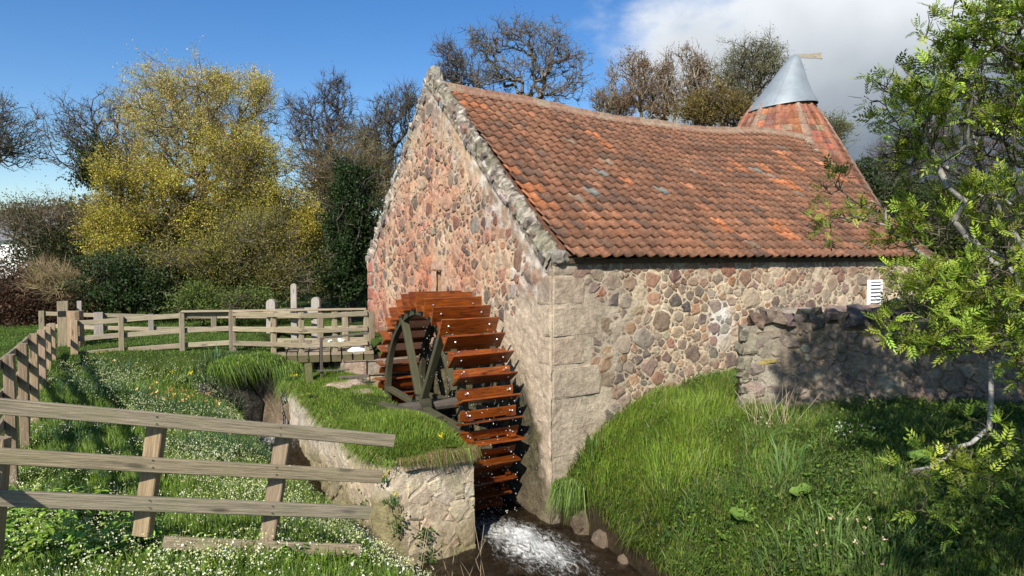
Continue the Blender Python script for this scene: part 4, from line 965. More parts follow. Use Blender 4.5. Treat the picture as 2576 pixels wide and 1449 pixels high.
mb = MB(); a = P(722, 779, 16.4); b = P(765, 776, 16.4); beam('rack_iron', a, b, .06, .05, M['iron'], sf); beam('iron_hook', P(740, 775, 16.4), P(748, 795, 16.4), .03, .03, M['iron'], sf, warp=0)
beam('gate_board', P(690, 880, 16.9), P(790, 875, 16.9), .06, .5, M['moss_wood'], sf)
for (u, v, d, s, lab) in ((848, 862, 15.3, (.20, .16, .10), 'white painted rock lying on the grass beyond the bridge'), (899, 881, 14.3, (.22, .15, .09), 'white painted rock at the end of the bridge planks')):
    p = P(u, v, d); o = rock('white_rock', p[:], s, (.8, .8, .8), M['white_rock'], None, seed=u, rough=.15); tag(o, lab, 'rock')
# broken fence in front
ff = thing('broken_fence', 'sagging broken three rail fence leaning over the foreground bank', 'fence', (-1, 4.6, 2))
def fd(u): t = u / 990.; return 1 / ((1-t)/4.25 + t/5.5)
def rail(u0, v0, u1, v1, w):
    beam('rail', P(u0, v0, fd(u0)), P(u1, v1, fd(u1)), .04, w, M['fence'], ff, warp=.006)
rail(-60, 1017, 990, 1110, .1); rail(-60, 1141, 960, 1200, .1); rail(-60, 1248, 930, 1292, .1); rail(410, 1366, 906, 1381, .085)
def nails(us, v0, v1, u0, u1):
    for uu in us:
        for dv in (-9, 9):
            v = v0 + (v1-v0)*(uu-u0)/(u1-u0); p = P(uu, v + dv, fd(uu) - .024); bolt_me_ = MB().add(*(lambda t: (t[0], [t[1]]))(tubes([p[:]], [(p - FW*.006)[:]], .006, .005, 6)), (.1, .1, .1)); bolt_me_.obj('nail', M['iron'], ff)
nails((395, 706), 1017, 1110, -60, 990); nails((385, 696), 1141, 1200, -60, 960); nails((375, 684), 1248, 1292, -60, 930)
def lpost(ut, vt, ub, vb, w):
    d = fd(ut) + .09; a = P(ub, vb, fd(ub)+.09); b = P(ut, vt, d); beam('post', a, b, .08, w, M['fence_pink'], ff, up=tuple(RT), warp=.003)
lpost(397, 1055, 360, 1345, .115); lpost(716, 1085, 672, 1385, .115); lpost(-3, 1100, -25, 1400, .12)
# white cottage far left
ct = thing('white_cottage', 'whitewashed cottage with grey slate roof behind the far hedge', 'cottage', P(30, 660, 42)[:])
a = P(-120, 640, 44); b = P(88, 640, 40); n = Vector((b.y-a.y, a.x-b.x, 0)).normalized(); 
if n.dot(FW) < 0: n = -n
V = [(*a.xy, 1.5), (*b.xy, 1.5), (*(b+n*6).xy, 1.5), (*(a+n*6).xy, 1.5)]; top = 5.2
V2 = [(x, y, top) for x, y, _ in V]; MB().add(V+V2, [np.array([(0, 1, 5, 4), (1, 2, 6, 5), (2, 3, 7, 6), (3, 0, 4, 7)])]).obj('wall', M['white_paint'], ct)
r0 = [a - n*.3, b - n*.3, b+n*6.3, a+n*6.3]; m0, m1 = (a+n*3), (b+n*3)
MB().add([(*r0[0].xy, top-.05), (*r0[1].xy, top-.05), (*r0[2].xy, top-.05), (*r0[3].xy, top-.05), (*m0.xy, top+1.9), (*m1.xy, top+1.9)], [np.array([(0, 1, 5, 4), (2, 3, 4, 5)]), np.array([(1, 2, 5), (3, 0, 4)])], (.2, .2, .2)).obj('roof', m_simple('slate', (.16, .16, .17), .7), ct)
# ------------------------------------------------------------------ trees
def ball(n, c, r, rng, shell=.45):
    d = rng.normal(size=(n, 3)); d /= np.linalg.norm(d, axis=1, keepdims=True)
    return np.array(c) + d * (rng.random((n, 1)) ** shell) * np.array(r)
def grow(stem, pts, bf=.45, tip=.008, pw=.5, rmax=.3, jit=.12, rng=RNG):
    """joins the points to the stem by short ways that also keep the path to the root short"""
    stem = np.asarray(stem, float); n0 = len(stem); n = n0 + len(pts); Pn = np.zeros((n, 3)); par = np.full(n, -1); plen = np.zeros(n)
    Pn[:n0] = stem
    for i in range(1, n0): par[i] = i-1; plen[i] = plen[i-1] + np.linalg.norm(stem[i]-stem[i-1])
    pts = np.asarray(pts); o = np.argsort(np.linalg.norm((pts - stem[-1]) * np.array([1, 1, .8]), axis=1)); m = n0
    start = min(max(n0 // 3, 1), n0-1)
    for p in pts[o]:
        d = np.linalg.norm(Pn[start:m] - p, axis=1); c = d + bf * plen[start:m] + .5 * np.clip(Pn[start:m, 2] - p[2], 0, 9) * .6
        k = int(np.argmin(c)) + start; Pn[m] = p; par[m] = k; plen[m] = plen[k] + d[k-start]; m += 1
    cnt = np.zeros(n); kids = np.zeros(n, int)
    for i in range(n-1, 0, -1):
        if kids[i] == 0: cnt[i] += 1
        cnt[par[i]] += cnt[i]; kids[par[i]] += 1
    rad = np.minimum(tip * np.maximum(cnt, 1) ** pw, rmax); tips = np.where(kids == 0)[0]
    i = np.arange(1, n); A, B = Pn[par[i]], Pn[i]; ra, rb = np.minimum(rad[par[i]], rad[i]*1.6), rad[i]
    L = np.linalg.norm(B-A, axis=1, keepdims=True); Mid = (A+B)/2 + rng.normal(size=A.shape) * jit * L + np.array([0, 0, -.04]) * L; rm = (ra+rb)/2
    SA = np.concatenate([A, Mid]); SB = np.concatenate([Mid, B]); R0 = np.concatenate([ra, rm]); R1 = np.concatenate([rm, rb])
    dirs = B - A; dirs /= L + 1e-9
    dd = np.zeros((n, 3)); dd[1:] = dirs
    return SA, SB, R0, R1, Pn[tips], dd[tips], Pn, dd
def twigs(pos, dirs, n, length, width, rng, up=.25):
    """fine forked twigs as slim blades"""
    m = len(pos) * n; p = np.repeat(pos, n, 0); d = np.repeat(dirs, n, 0) * .8 + rng.normal(size=(m, 3)) * .55 + np.array([0, 0, up]); d /= np.linalg.norm(d, axis=1, keepdims=True)
    L = length * rng.uniform(.4, 1.0, (m, 1)) * np.where(rng.random((m, 1)) < .12, 1.9, 1); e = p + d*L; mid = p + d*L*.5 + rng.normal(size=(m, 3)) * L * .08
    s = np.cross(d, rng.normal(size=(m, 3))); s /= np.linalg.norm(s, axis=1, keepdims=True); w = width
    V = np.stack([p - s*w, p + s*w, mid + s*w*.8, mid - s*w*.8, e], 1).reshape(-1, 3); b = (np.arange(m)*5)[:, None]
    return V, b + np.array([[0, 1, 2, 3]]), b + np.array([[3, 2, 4]]), e, d, mid
def ell_pts(ells, n, d, rd, rng, shell=.5):
    """ells: (u, v, ru, rv[, weight]) outlines at distance d -> points"""
    ws = np.array([e[4] if len(e) > 4 else e[2]*e[3] for e in ells], float); ws /= ws.sum(); out = []
    for e, w in zip(ells, ws):
        c = P(e[0], e[1], d); k = max(2, int(n*w)); q = rng.normal(size=(k, 3)); q /= np.linalg.norm(q, axis=1, keepdims=True); q *= rng.random((k, 1))**shell
        so = rng.uniform(0, 50); q *= (1.0 + .8*np.array([mnoise.noise(Vector(w_)*2.1 + Vector((so, 0, 0))) for w_ in (q/(np.linalg.norm(q, axis=1, keepdims=True)+1e-6))]))[:, None]
        ra, rz = e[2]/F*d, e[3]/F*d; dep = min(rd, ra*1.3)
        out.append(np.array(c) + q[:, :1]*np.array(RT)*ra + q[:, 1:2]*np.array(FW)*dep + q[:, 2:3]*np.array([0, 0, rz]))
    return np.concatenate(out)
def tree(name, label, cat, base, d, ells, n=600, rd=3., bark=(.10, .085, .07), tip=.012, tw=(4, .6, .011), lf=None, trunk_r=.2, gz=2.25, seed=0, group=None, bf=.45, fork=.35, extra=None, jit=.12, pw=.5, twc=None):
    rng = np.random.default_rng(seed + 100); b = P(base, 700, d); b.z = gz; t = thing(name, label, cat, b[:], group)
    pts = ell_pts(ells, n, d, rd, rng); cen = pts.mean(0); lo = np.percentile(pts[:, 2], 6)
    st = [np.array(b)]; zt = gz + max(.6, (lo - gz) * .9 + fork); 
    for i in range(1, 5): k = i/4; st.append(np.array([b.x + (cen[0]-b.x)*k*.45 + rng.normal(0, .05), b.y + (cen[1]-b.y)*k*.45, gz - .2 + (zt-gz)*k]))
    st[0][2] -= .3
    SA, SB, R0, R1, tp, td, allp, alld = grow(st, pts, bf=bf, tip=tip, rmax=trunk_r, jit=jit, rng=rng, pw=pw)
    V, f = tubes(SA, SB, R0, R1, 4); c = np.clip(np.array(bark) * rng.uniform(.75, 1.25, (len(SA), 1)).repeat(8, 0), 0, 1)
    link('trunk', fast_mesh('trunk', V, [f], c), M['bark'], t)
    mb = MB(); src = allp[5:]; sd = alld[5:]
    V, q, tr, ends, ed, mids = twigs(src, sd, tw[0], tw[1], tw[2], rng); cc = np.repeat(hue(twc or bark, len(ends), .22, .08, rng), 5, 0); mb.add(V, [q, tr], cc)
    if lf:
        for (num, size, col, where) in lf:
            pc = np.array([mnoise.noise(Vector(e_)*.9) for e_ in ends]); pc = np.clip(.35 + pc*1.6, .03, 2); k = rng.choice(len(ends), num, p=pc/pc.sum()); a = rng.random((num, 1)); pos = mids[k]*(1-a) + ends[k]*a + rng.normal(0, where, (num, 3))
            V, f, c = leaves(pos, size*rng.uniform(.6, 1.3, num), dirs=ed[k], aspect=.6, col=hue(col, num, .28, .09, rng), spread=.9, rng=rng); mb.add(V, [f], c)
    if extra:
        for (els, num, size, col, shell) in extra:
            pos = ell_pts(els, num, d, rd, rng, shell); V, f, c = leaves(pos, size*rng.uniform(.6, 1.3, len(pos)), aspect=.65, col=hue(col, len(pos), .3, .1, rng), rng=rng); mb.add(V, [f], c)
    mb.obj('crown', M['leaf'], t)
    return t
YEL, YEL2, OLV, DRK, IVY, BUD = (.41, .345, .06), (.50, .43, .19), (.19, .175, .035), (.028, .048, .012), (.035, .06, .018), (.17, .13, .05)
GRY, BRN = (.115, .10, .09), (.12, .085, .06)
SC = dict(group='trees standing behind the mill and the lawn')
tree('bare_tree', 'bare spreading tree cut by the left edge of the picture', 'tree', -130, 30, [(-40, 320, 125, 75), (10, 370, 85, 50), (-60, 260, 70, 30)], 700, tip=.011, lf=[(5000, .06, (.09, .09, .05), .08)], seed=1, jit=.16)
tree('ivy_tree', 'dark bare tree with ivy clad limbs left of the yellow willow', 'tree', 330, 36, [(215, 300, 80, 50), (300, 275, 55, 45), (190, 350, 80, 40), (240, 400, 80, 70), (330, 380, 60, 90)], 800, tip=.013, lf=[(3500, .07, (.08, .08, .05), .1)], extra=[([(250, 390, 60, 48), (225, 440, 45, 40), (290, 430, 55, 55)], 9000, .13, IVY, .6)], seed=2)
tree('willow', 'tall golden willow with thin bare top branches in the middle of the grove', 'willow', 520, 27, [(430, 225, 85, 55), (540, 215, 75, 50), (520, 300, 150, 80), (650, 265, 50, 70), (360, 270, 60, 60), (600, 400, 120, 90), (420, 400, 110, 90)], 1500, rd=3.5, bark=(.16, .125, .08), twc=(.30, .22, .09), tip=.011, tw=(4, .6, .008), lf=[(42000, .055, YEL2, .07), (34000, .055, YEL, .10)], trunk_r=.25, seed=3, bf=.35)
tree('willow', 'dense yellow willow bush at the left of the grove reaching to the hedge', 'willow', 380, 24, [(330, 500, 85, 110), (400, 600, 130, 90), (300, 600, 60, 90), (460, 500, 90, 70), (370, 690, 90, 40)], 1000, rd=3, bark=(.14, .11, .06), tip=.010, tw=(4, .5, .009), lf=[(56000, .06, YEL, .11), (12000, .07, OLV, .2)], extra=[([(400, 600, 110, 110)], 7000, .12, (.10, .10, .025), .9)], trunk_r=.14, seed=4, gz=2.2)
tree('willow', 'yellow willow bush swelling in front of the alder', 'willow', 620, 24.5, [(620, 430, 85, 90), (680, 540, 100, 90), (560, 540, 80, 70), (760, 590, 70, 90)], 1000, rd=3, bark=(.14, .11, .06), tip=.010, tw=(4, .5, .009), lf=[(50000, .06, YEL, .11), (12000, .07, OLV, .2)], extra=[([(640, 540, 110, 100)], 6000, .12, (.10, .10, .025), .9)], trunk_r=.14, seed=5)
tree('alder', 'tall dark bare alder with a pointed top behind the willows', 'alder', 832, 36, [(845, 215, 30, 35), (840, 260, 60, 40), (825, 320, 95, 45), (750, 290, 35, 55), (825, 390, 120, 55), (820, 460, 100, 50)], 1300, tip=.012, tw=(5, .55, .011), bark=(.085, .07, .065), trunk_r=.24, seed=6, bf=.3, lf=[(3500, .05, (.10, .07, .06), .08)])
tree('bare_tree', 'low bare greyish tree beside the top of the gable', 'tree', 985, 34, [(980, 290, 60, 50), (1030, 260, 40, 50), (930, 340, 70, 50), (960, 400, 90, 60)], 1000, tip=.012, tw=(5, .55, .011), seed=7, lf=[(2500, .05, BUD, .08)])
tree('thorn_tree', 'brown twiggy thorn tree between the alder and the gable', 'tree', 890, 28, [(870, 430, 110, 80), (940, 480, 70, 100), (810, 500, 60, 80)], 1100, bark=BRN, twc=(.16, .125, .07), tip=.010, tw=(6, .5, .009), seed=8, lf=[(12000, .06, (.17, .15, .05), .12)])
tree('ivy_column', 'dark evergreen ivy column close to the left edge of the gable', 'ivy', 880, 22, [(880, 560, 62, 130), (870, 680, 70, 90), (890, 460, 42, 50)], 500, rd=1.4, bark=(.08, .07, .05), tip=.010, tw=(3, .4, .009), extra=[([(880, 560, 62, 140), (870, 680, 75, 95), (890, 450, 38, 45)], 34000, .085, (.026, .05, .012), .42), ([(880, 600, 40, 120)], 4000, .25, (.015, .025, .008), 1.)], trunk_r=.12, seed=9)
tree('olive_bush', 'wide olive brown bush in the middle beyond the bridge railing', 'bush', 600, 21, [(600, 660, 130, 80), (700, 690, 110, 70), (500, 680, 100, 70), (640, 590, 90, 60)], 900, rd=2.2, bark=(.13, .11, .07), tip=.009, tw=(7, .45, .007), lf=[(40000, .05, (.22, .20, .045), .15)], extra=[([(600, 690, 170, 80)], 9000, .10, (.06, .065, .018), .9)], trunk_r=.08, gz=2.1, seed=10, fork=.1)
tree('dark_bush', 'dark evergreen bush under the yellow willow left of centre', 'bush', 330, 20, [(330, 700, 110, 70), (260, 730, 70, 50), (420, 720, 60, 50)], 350, rd=2.0, bark=(.08, .07, .05), tip=.010, tw=(3, .4, .009), extra=[([(330, 705, 120, 75), (250, 730, 70, 50), (420, 725, 70, 50)], 26000, .085, (.032, .055, .016), .42)], trunk_r=.08, gz=2.1, seed=11, fork=.1)
tree('green_bush', 'fresh green low bush just behind the middle of the far railing', 'bush', 490, 18.5, [(500, 755, 70, 32), (600, 762, 80, 26)], 250, rd=1.2, bark=(.1, .08, .05), tip=.008, tw=(4, .3, .007), lf=[(12000, .06, (.10, .14, .03), .12)], trunk_r=.05, gz=2.2, seed=12, fork=.05)
tree('bramble_scrub', 'tangle of pale arching stems and dark leaves behind the left fence corner', 'scrub', 140, 25, [(130, 560, 120, 60), (170, 640, 110, 80), (60, 560, 70, 50), (220, 560, 70, 60)], 900, rd=2.5, bark=(.24, .20, .13), twc=(.16, .12, .08), tip=.008, tw=(6, .55, .008), lf=[(9000, .06, (.10, .09, .04), .15)], extra=[([(170, 640, 120, 90)], 16000, .09, (.04, .055, .018), .6)], trunk_r=.10, seed=13, jit=.25, fork=.2)
tree('beech_hedge', 'dark reddish brown hedge by the lawn at the left edge', 'hedge', 40, 20, [(20, 770, 110, 80), (120, 790, 90, 60), (210, 770, 70, 60), (60, 720, 90, 50)], 700, rd=1.6, bark=(.08, .05, .035), twc=(.11, .06, .04), tip=.008, tw=(7, .4, .008), lf=[(24000, .06, (.085, .042, .025), .15)], extra=[([(60, 780, 150, 80)], 12000, .10, (.035, .02, .013), .7)], trunk_r=.07, gz=2.1, seed=14, fork=.05)
tree('straw_scrub', 'straw coloured dry scrub beside the reddish hedge', 'scrub', 190, 19.5, [(190, 720, 80, 45), (130, 700, 60, 40), (250, 740, 40, 40)], 500, rd=1.2, bark=(.30, .23, .13), twc=(.32, .25, .14), tip=.006, tw=(8, .4, .006), trunk_r=.05, gz=2.1, seed=15, fork=.05)
tree('bare_tree', 'gnarled bare tree rising behind the ridge near the apex', 'tree', 1350, 27, [(1225, 125, 48, 45), (1280, 90, 60, 34), (1325, 75, 40, 24), (1380, 105, 60, 42), (1425, 150, 55, 38), (1445, 205, 40, 22), (1350, 175, 75, 36), (1250, 190, 70, 34), (1195, 95, 26, 30), (1400, 235, 80, 18)], 1000, tip=.010, tw=(5, .36, .009), bark=(.17, .15, .125), trunk_r=.17, seed=16, jit=.2, bf=.3, pw=.47, lf=[(3500, .05, (.11, .085, .055), .06)])
tree('bare_tree', 'slender bare tree directly behind the apex stone', 'tree', 1160, 32, [(1122, 132, 34, 28), (1155, 165, 45, 36), (1118, 190, 38, 30), (1185, 205, 55, 24)], 450, tip=.013, tw=(4, .42, .010), seed=17, lf=[(2500, .05, (.11, .085, .06), .07)])
for (u, els, s, lab) in ((1550, [(1540, 205, 9, 34), (1532, 262, 30, 30), (1555, 280, 30, 24), (1515, 245, 14, 20)], 18, 'smallest budding tree above the middle of the ridge'), (1612, [(1585, 165, 20, 28), (1605, 205, 30, 34), (1580, 245, 26, 26), (1635, 240, 22, 34), (1618, 160, 12, 26)], 19, 'budding tree with upright boughs second along the ridge'), (1680, [(1680, 175, 16, 34), (1665, 225, 24, 36), (1695, 250, 22, 36), (1655, 280, 26, 20)], 20, 'narrow budding tree in the middle of the row behind the roof'), (1748, [(1725, 140, 16, 26), (1748, 165, 22, 34), (1775, 190, 18, 34), (1735, 215, 24, 34), (1768, 250, 26, 30)], 21, 'tallest budding tree of the row behind the roof')):
    els = [(q0, q1, q2*1.55, q3*1.25) for q0, q1, q2, q3 in els]
    tree('budding_tree', lab, 'tree', u, 29, els, 420, bark=(.30, .25, .18), twc=(.20, .15, .10), tip=.013, tw=(3, .36, .010), lf=[(4200, .06, (.22, .14, .085), .05)], seed=s, rd=1.4, trunk_r=.1, bf=.6, group='budding trees behind the roof ridge', fork=.1)
tree('green_tree', 'airy tree with fresh grey green leaves left of the kiln cowl', 'tree', 1880, 32, [(1890, 140, 75, 40), (1860, 200, 80, 50), (1920, 180, 60, 50), (1870, 260, 60, 40)], 800, bark=(.11, .10, .07), tip=.012, tw=(4, .5, .010), lf=[(15000, .06, (.17, .165, .07), .10)], seed=22, bf=.3)
tree('thicket_tree', 'brown green thicket tree filling the gap between the ridge and the kiln', 'tree', 1800, 27.5, [(1790, 270, 60, 45), (1840, 290, 60, 40), (1750, 290, 50, 30)], 450, bark=(.13, .10, .06), tip=.010, tw=(5, .4, .009), lf=[(16000, .075, (.17, .13, .04), .12)], seed=23, rd=1.6)
tree('birch', 'small feathery tree beyond the right side of the kiln', 'tree', 2085, 45, [(2095, 335, 35, 40), (2080, 370, 30, 30)], 350, bark=(.12, .11, .07), tip=.013, tw=(5, .7, .012), lf=[(6000, .10, (.14, .15, .05), .1)], seed=24, rd=1.5)
for (u, d, els, s, lab) in ((2260, 34, [(2250, 420, 80, 70), (2330, 360, 80, 70)], 25, 'bare brown tree beyond the right end of the mill'), (2450, 31, [(2430, 330, 100, 80), (2530, 290, 90, 90), (2460, 440, 120, 80)], 26, 'larger bare tree seen through the rowan'), (2680, 33, [(2680, 300, 120, 110), (2650, 430, 120, 80)], 27, 'bare tree beyond the field wall at the right edge')):
    tree('bare_tree', lab, 'tree', u, d, els, 800, bark=(.12, .095, .085), tip=.011, tw=(5, .6, .009), seed=s, bf=.3, lf=[(5000, .05, (.14, .10, .08), .1)])
tree('dark_bush', 'dark green bush beyond the far verge of the mill roof', 'bush', 2200, 26, [(2170, 440, 50, 40), (2240, 480, 90, 50), (2330, 500, 90, 60), (2290, 570, 130, 70)], 500, rd=2, bark=(.08, .07, .05), tip=.01, tw=(4, .4, .008), extra=[([(2170, 440, 50, 45), (2240, 490, 90, 50), (2330, 510, 100, 60), (2290, 590, 150, 90)], 26000, .10, (.045, .065, .02), .5)], seed=28)
tree('dark_bush', 'dark bush behind the field wall at the right edge', 'bush', 2500, 24, [(2480, 560, 130, 80), (2620, 540, 120, 90)], 500, rd=2, bark=(.08, .07, .05), tip=.01, tw=(6, .4, .008), extra=[([(2480, 590, 140, 80), (2630, 570, 130, 110)], 14000, .10, (.05, .06, .022), .6)], seed=29)
# wood that closes the view behind everything
rng = np.random.default_rng(77); mb = MB()
for (u0, u1, vt, d, num, col) in ((-500, 330, 520, 46, 22000, (.09, .085, .04)), (250, 1000, 540, 42, 22000, (.07, .07, .035)), (-500, 250, 500, 60, 12000, (.10, .10, .045)), (2050, 2900, 480, 48, 16000, (.075, .07, .045)), (2050, 3300, 560, 36, 12000, (.06, .07, .03)), (1000, 2050, 560, 60, 5000, (.07, .07, .04))):
    u = rng.uniform(u0, u1, num); top = vt + 22*sn(u*.012, u*.003) + 14*sn(u*.05, 0); v = top + (rng.random(num)**.8) * (680 - top); dd = d + rng.uniform(0, 6, num)
    pos = np.array([P(a, b, c)[:] for a, b, c in zip(u, v, dd)]); V, f, c = leaves(pos, .34*rng.uniform(.5, 1.4, num), aspect=.6, col=hue(col, num, .35, .12, rng), rng=rng); mb.add(V, [f], c)
mb.obj('woodland', M['leaf'], kind='stuff')

# ------------------------------------------------------------------ the rowan on the right
def rowan():
    rng = np.random.default_rng(5); b = P(2790, 1000, 6.9); b.z = 1.95; t = thing('rowan_tree', 'rowan with fresh green feathery leaves and pale branches on the right', 'tree', b[:])
    groups = [  # (u, v, ru, rv, d, rd, n)
        (2480, 90, 110, 130, 6.6, .8, 80), (2330, 260, 95, 120, 6.6, .7, 80), (2500, 320, 100, 130, 6.8, .9, 60), (2640, 200, 100, 220, 6.6, 1.2, 100),
        (2300, 400, 60, 50, 6.7, .5, 24), (2430, 520, 110, 90, 6.9, .9, 50), (2160, 530, 80, 40, 6.9, .3, 18), (2070, 565, 50, 14, 7.0, .15, 6), (2080, 480, 50, 14, 7.0, .15, 5), (2300, 590, 70, 55, 6.8, .4, 26),
        (2385, 740, 120, 60, 6.6, .6, 84), (2480, 690, 90, 100, 6.4, .8, 60), (2270, 810, 50, 34, 6.5, .3, 14), (2400, 850, 120, 50, 6.3, .5, 66), (2540, 880, 70, 60, 6.2, .5, 30),
        (2490, 1090, 55, 30, 5.7, .35, 9), (2400, 1150, 80, 30, 5.6, .35, 11), (2290, 1195, 60, 14, 5.6, .2, 6), (2440, 1200, 50, 30, 5.5, .3, 6), (2320, 1285, 24, 14, 5.5, .15, 3),
        (2750, 100, 160, 280, 6.3, 1.6, 130), (2950, 350, 220, 330, 6.3, 2.0, 170), (2750, 700, 160, 200, 6.2, 1.5, 100), (3150, 500, 200, 350, 6.0, 2.0, 90), (2900, -150, 300, 150, 6.3, 2.0, 80)]
    pts = []
    for (u, v, ru, rv, d, rd, n) in groups:
        c = P(u, v, d); q = rng.normal(size=(n, 3)); q /= np.linalg.norm(q, axis=1, keepdims=True); q *= rng.random((n, 1))**.45
        pts.append(np.array(c) + q[:, :1]*np.array(RT)*ru/F*d + q[:, 1:2]*np.array(FW)*rd + q[:, 2:3]*np.array([0, 0, rv/F*d]))
    # the high part of the crown reaches over the bank, out of the picture; it throws the dappled shade
    S_ = np.array(to_sun); got = 0
    vis = [(np.array(P(g[0], g[1], g[4])), max(g[2], g[3])/F*g[4]) for g in groups if g[0] < 2620]; tries = 0
    while got < 1150 and tries < 60000:
        tries += 1
        u, v = (rng.uniform(1955, 2500), rng.uniform(800, 1030)) if rng.random() < .5 else (rng.uniform(1960, 2900), rng.uniform(1000, 1500))
        if v > 1020 and u < 2020 + (v - 1020)*.35 + rng.normal(0, 40): continue
        if v <= 1020 and u < 1960 + max(0, 960 - v)*.5: continue
        q = np.array(P(u, v, 10.2 if v < 1020 else 10.2 - (v-1020)*.0105)); tt = rng.uniform(3.5, 9.5); p = q + S_*tt
        if p[2] > 11 or p[2] < 4: continue
        pu, pv, pf_ = proj(p)
        mg = 110 + 700/max(pf_, .3)
        if pf_ > -.5 and pu < 2576 + mg and pu > -mg and pv > -mg: continue
        blk = False
        for (cc_, rr_) in vis:
            w_ = p - cc_; s_ = w_ @ S_
            if s_ > 0 and np.linalg.norm(w_ - S_*s_) < rr_*.85: blk = True; break
        if blk and rng.random() < .9: continue
        if (p[0]-2.0)**2 + (p[1]-1.0)**2 < 1.2: continue
        pts.append(p[None]); got += 1
    pts = np.concatenate(pts)
    st = [np.array(b) + np.array([0, 0, -.3]), np.array(b) + np.array([0, 0, .5]), np.array(b) + np.array([-.05, .02, 1.1]), np.array(b) + np.array([-.15, .05, 1.7]), np.array(b) + np.array([-.2, .1, 2.3]), np.array(b) + np.array([-.15, .15, 3.0])]
    SA, SB, R0, R1, tp, td, allp, alld = grow(st, pts, bf=.32, tip=.0052, rmax=.12, pw=.55, jit=.10, rng=rng)
    V, f = tubes(SA, SB, R0, R1, 5); c = np.clip(np.array((.40, .39, .35)) * rng.uniform(.6, 1.2, (len(SA), 1)).repeat(10, 0), 0, 1)
    thin = np.repeat(np.maximum(R0, R1) < .013, 10); c[thin] *= np.array((.42, .36, .30))
    link('trunk', fast_mesh('trunk', V, [f], c, True), M['bark'], t)
    mb = MB(); V, q, tr, ends, ed, mids = twigs(allp[6:], alld[6:], 3, .17, .0055, rng, up=.3); mb.add(V, [q, tr], np.repeat(hue((.06, .052, .042), len(ends), .2, .05, rng), 5, 0))
    # feathery leaves: sprays of pinnate leaves at the twig ends
    src = np.concatenate([ends, tp]); sdir = np.concatenate([ed, td]); pn = np.array([mnoise.noise(Vector(s_)*2.6) for s_ in src]); keep = rng.random(len(src)) < np.clip(.36 + pn*1.1, .05, .9); src = src[keep]; sdir = sdir[keep]
    n = len(src); nl = 5; m = n*nl; base = np.repeat(src, nl, 0); D = np.repeat(sdir, nl, 0)*.6 + rng.normal(size=(m, 3))*.75 + np.array([0, 0, .12]); D /= np.linalg.norm(D, axis=1, keepdims=True)
    S = np.cross(D, rng.normal(size=(m, 3))*.5 + np.array([0, 0, 1.])); S /= np.linalg.norm(S, axis=1, keepdims=True); L = rng.uniform(.07, .15, (m, 1)); Nn = np.cross(D, S)
    shade = np.repeat(rng.random(n), nl); lc = hue((.29, .38, .05), m, .22, .08, rng) * np.where(shade[:, None] < .35, .45, 1.0)
    quads = []; cols = []
    for j in range(5):
        for sg in ((-1, 1) if j < 4 else (0,)):
            t0 = .3 + j*.2; root = base + D*L*t0 + Nn*(-.10*t0*t0)*L
            ld = D*(.75 if sg else 1) + S*sg*.95; ld /= np.linalg.norm(ld, axis=1, keepdims=True); ll = L*(.40 if j < 4 else .42); sd_ = np.cross(ld, Nn)
            e = root + ld*ll - Nn*.06*L; w = ll*.19
            quads.append(np.stack([root, root + ld*ll*.45 + sd_*w, e, root + ld*ll*.45 - sd_*w], 1)); cols.append(lc)
    Q = np.concatenate(quads).reshape(-1, 3); f = (np.arange(len(Q)//4)*4)[:, None] + np.array([[0, 1, 2, 3]]); mb.add(Q, [f], np.repeat(np.concatenate(cols), 4, 0))
    mb.obj('crown', M['leaf'], t)
rowan()

# ------------------------------------------------------------------ grasses and herbs
def blades(x, y, h, w, col, rng, lean=.35, flop=(0, 0), z=None, dz=0., ldir=None, droop=.45):
    n = len(x); z = H(x, y) + dz if z is None else z; az = rng.uniform(0, 2*math.pi, n); h = h * rng.uniform(.55, 1.25, n); w = w * rng.uniform(.7, 1.3, n)
    dx, dy = np.cos(az), np.sin(az); b = np.stack([x, y, z - .02], 1); fa = rng.uniform(0, 2*math.pi, n); k = np.abs(rng.normal(0, lean, n))
    lx, ly = np.cos(fa)*k + flop[0], np.sin(fa)*k + flop[1]
    if ldir is not None: lx = lx + ldir[:, 0]; ly = ly + ldir[:, 1]
    s = np.stack([dx, dy, 0*dx], 1) * w[:, None] * .5
    m = b + np.stack([lx*h*.32, ly*h*.32, h*.58], 1); q = np.hypot(lx, ly); t = b + np.stack([lx*h, ly*h, h*np.clip(1.0 - droop*q*q, .15 if droop < .5 else -.9, 1)], 1)
    V = np.stack([b - s, b + s, m + s*.85, m - s*.85, t], 1).reshape(-1, 3); i = (np.arange(n)*5)[:, None]
    return V, [i + np.array([[0, 1, 2, 3]]), i + np.array([[3, 2, 4]])], np.repeat(col, 5, 0)
def scatter(n, x0, x1, y0, y1, rng, ok): x = rng.uniform(x0, x1, n); y = rng.uniform(y0, y1, n); k = ok(x, y); return x[k], y[k]
rg = np.random.default_rng(99)
def mixcol(n, cols, w, dv=.22, dh=.08, rng=rg):
    k = rng.choice(len(cols), n, p=np.array(w)/sum(w)); return hue(np.array(cols)[k], n, dv, dh, rng)
G1, G2, G3, G4 = (.19, .28, .035), (.12, .20, .028), (.07, .13, .032), (.30, .26, .12)
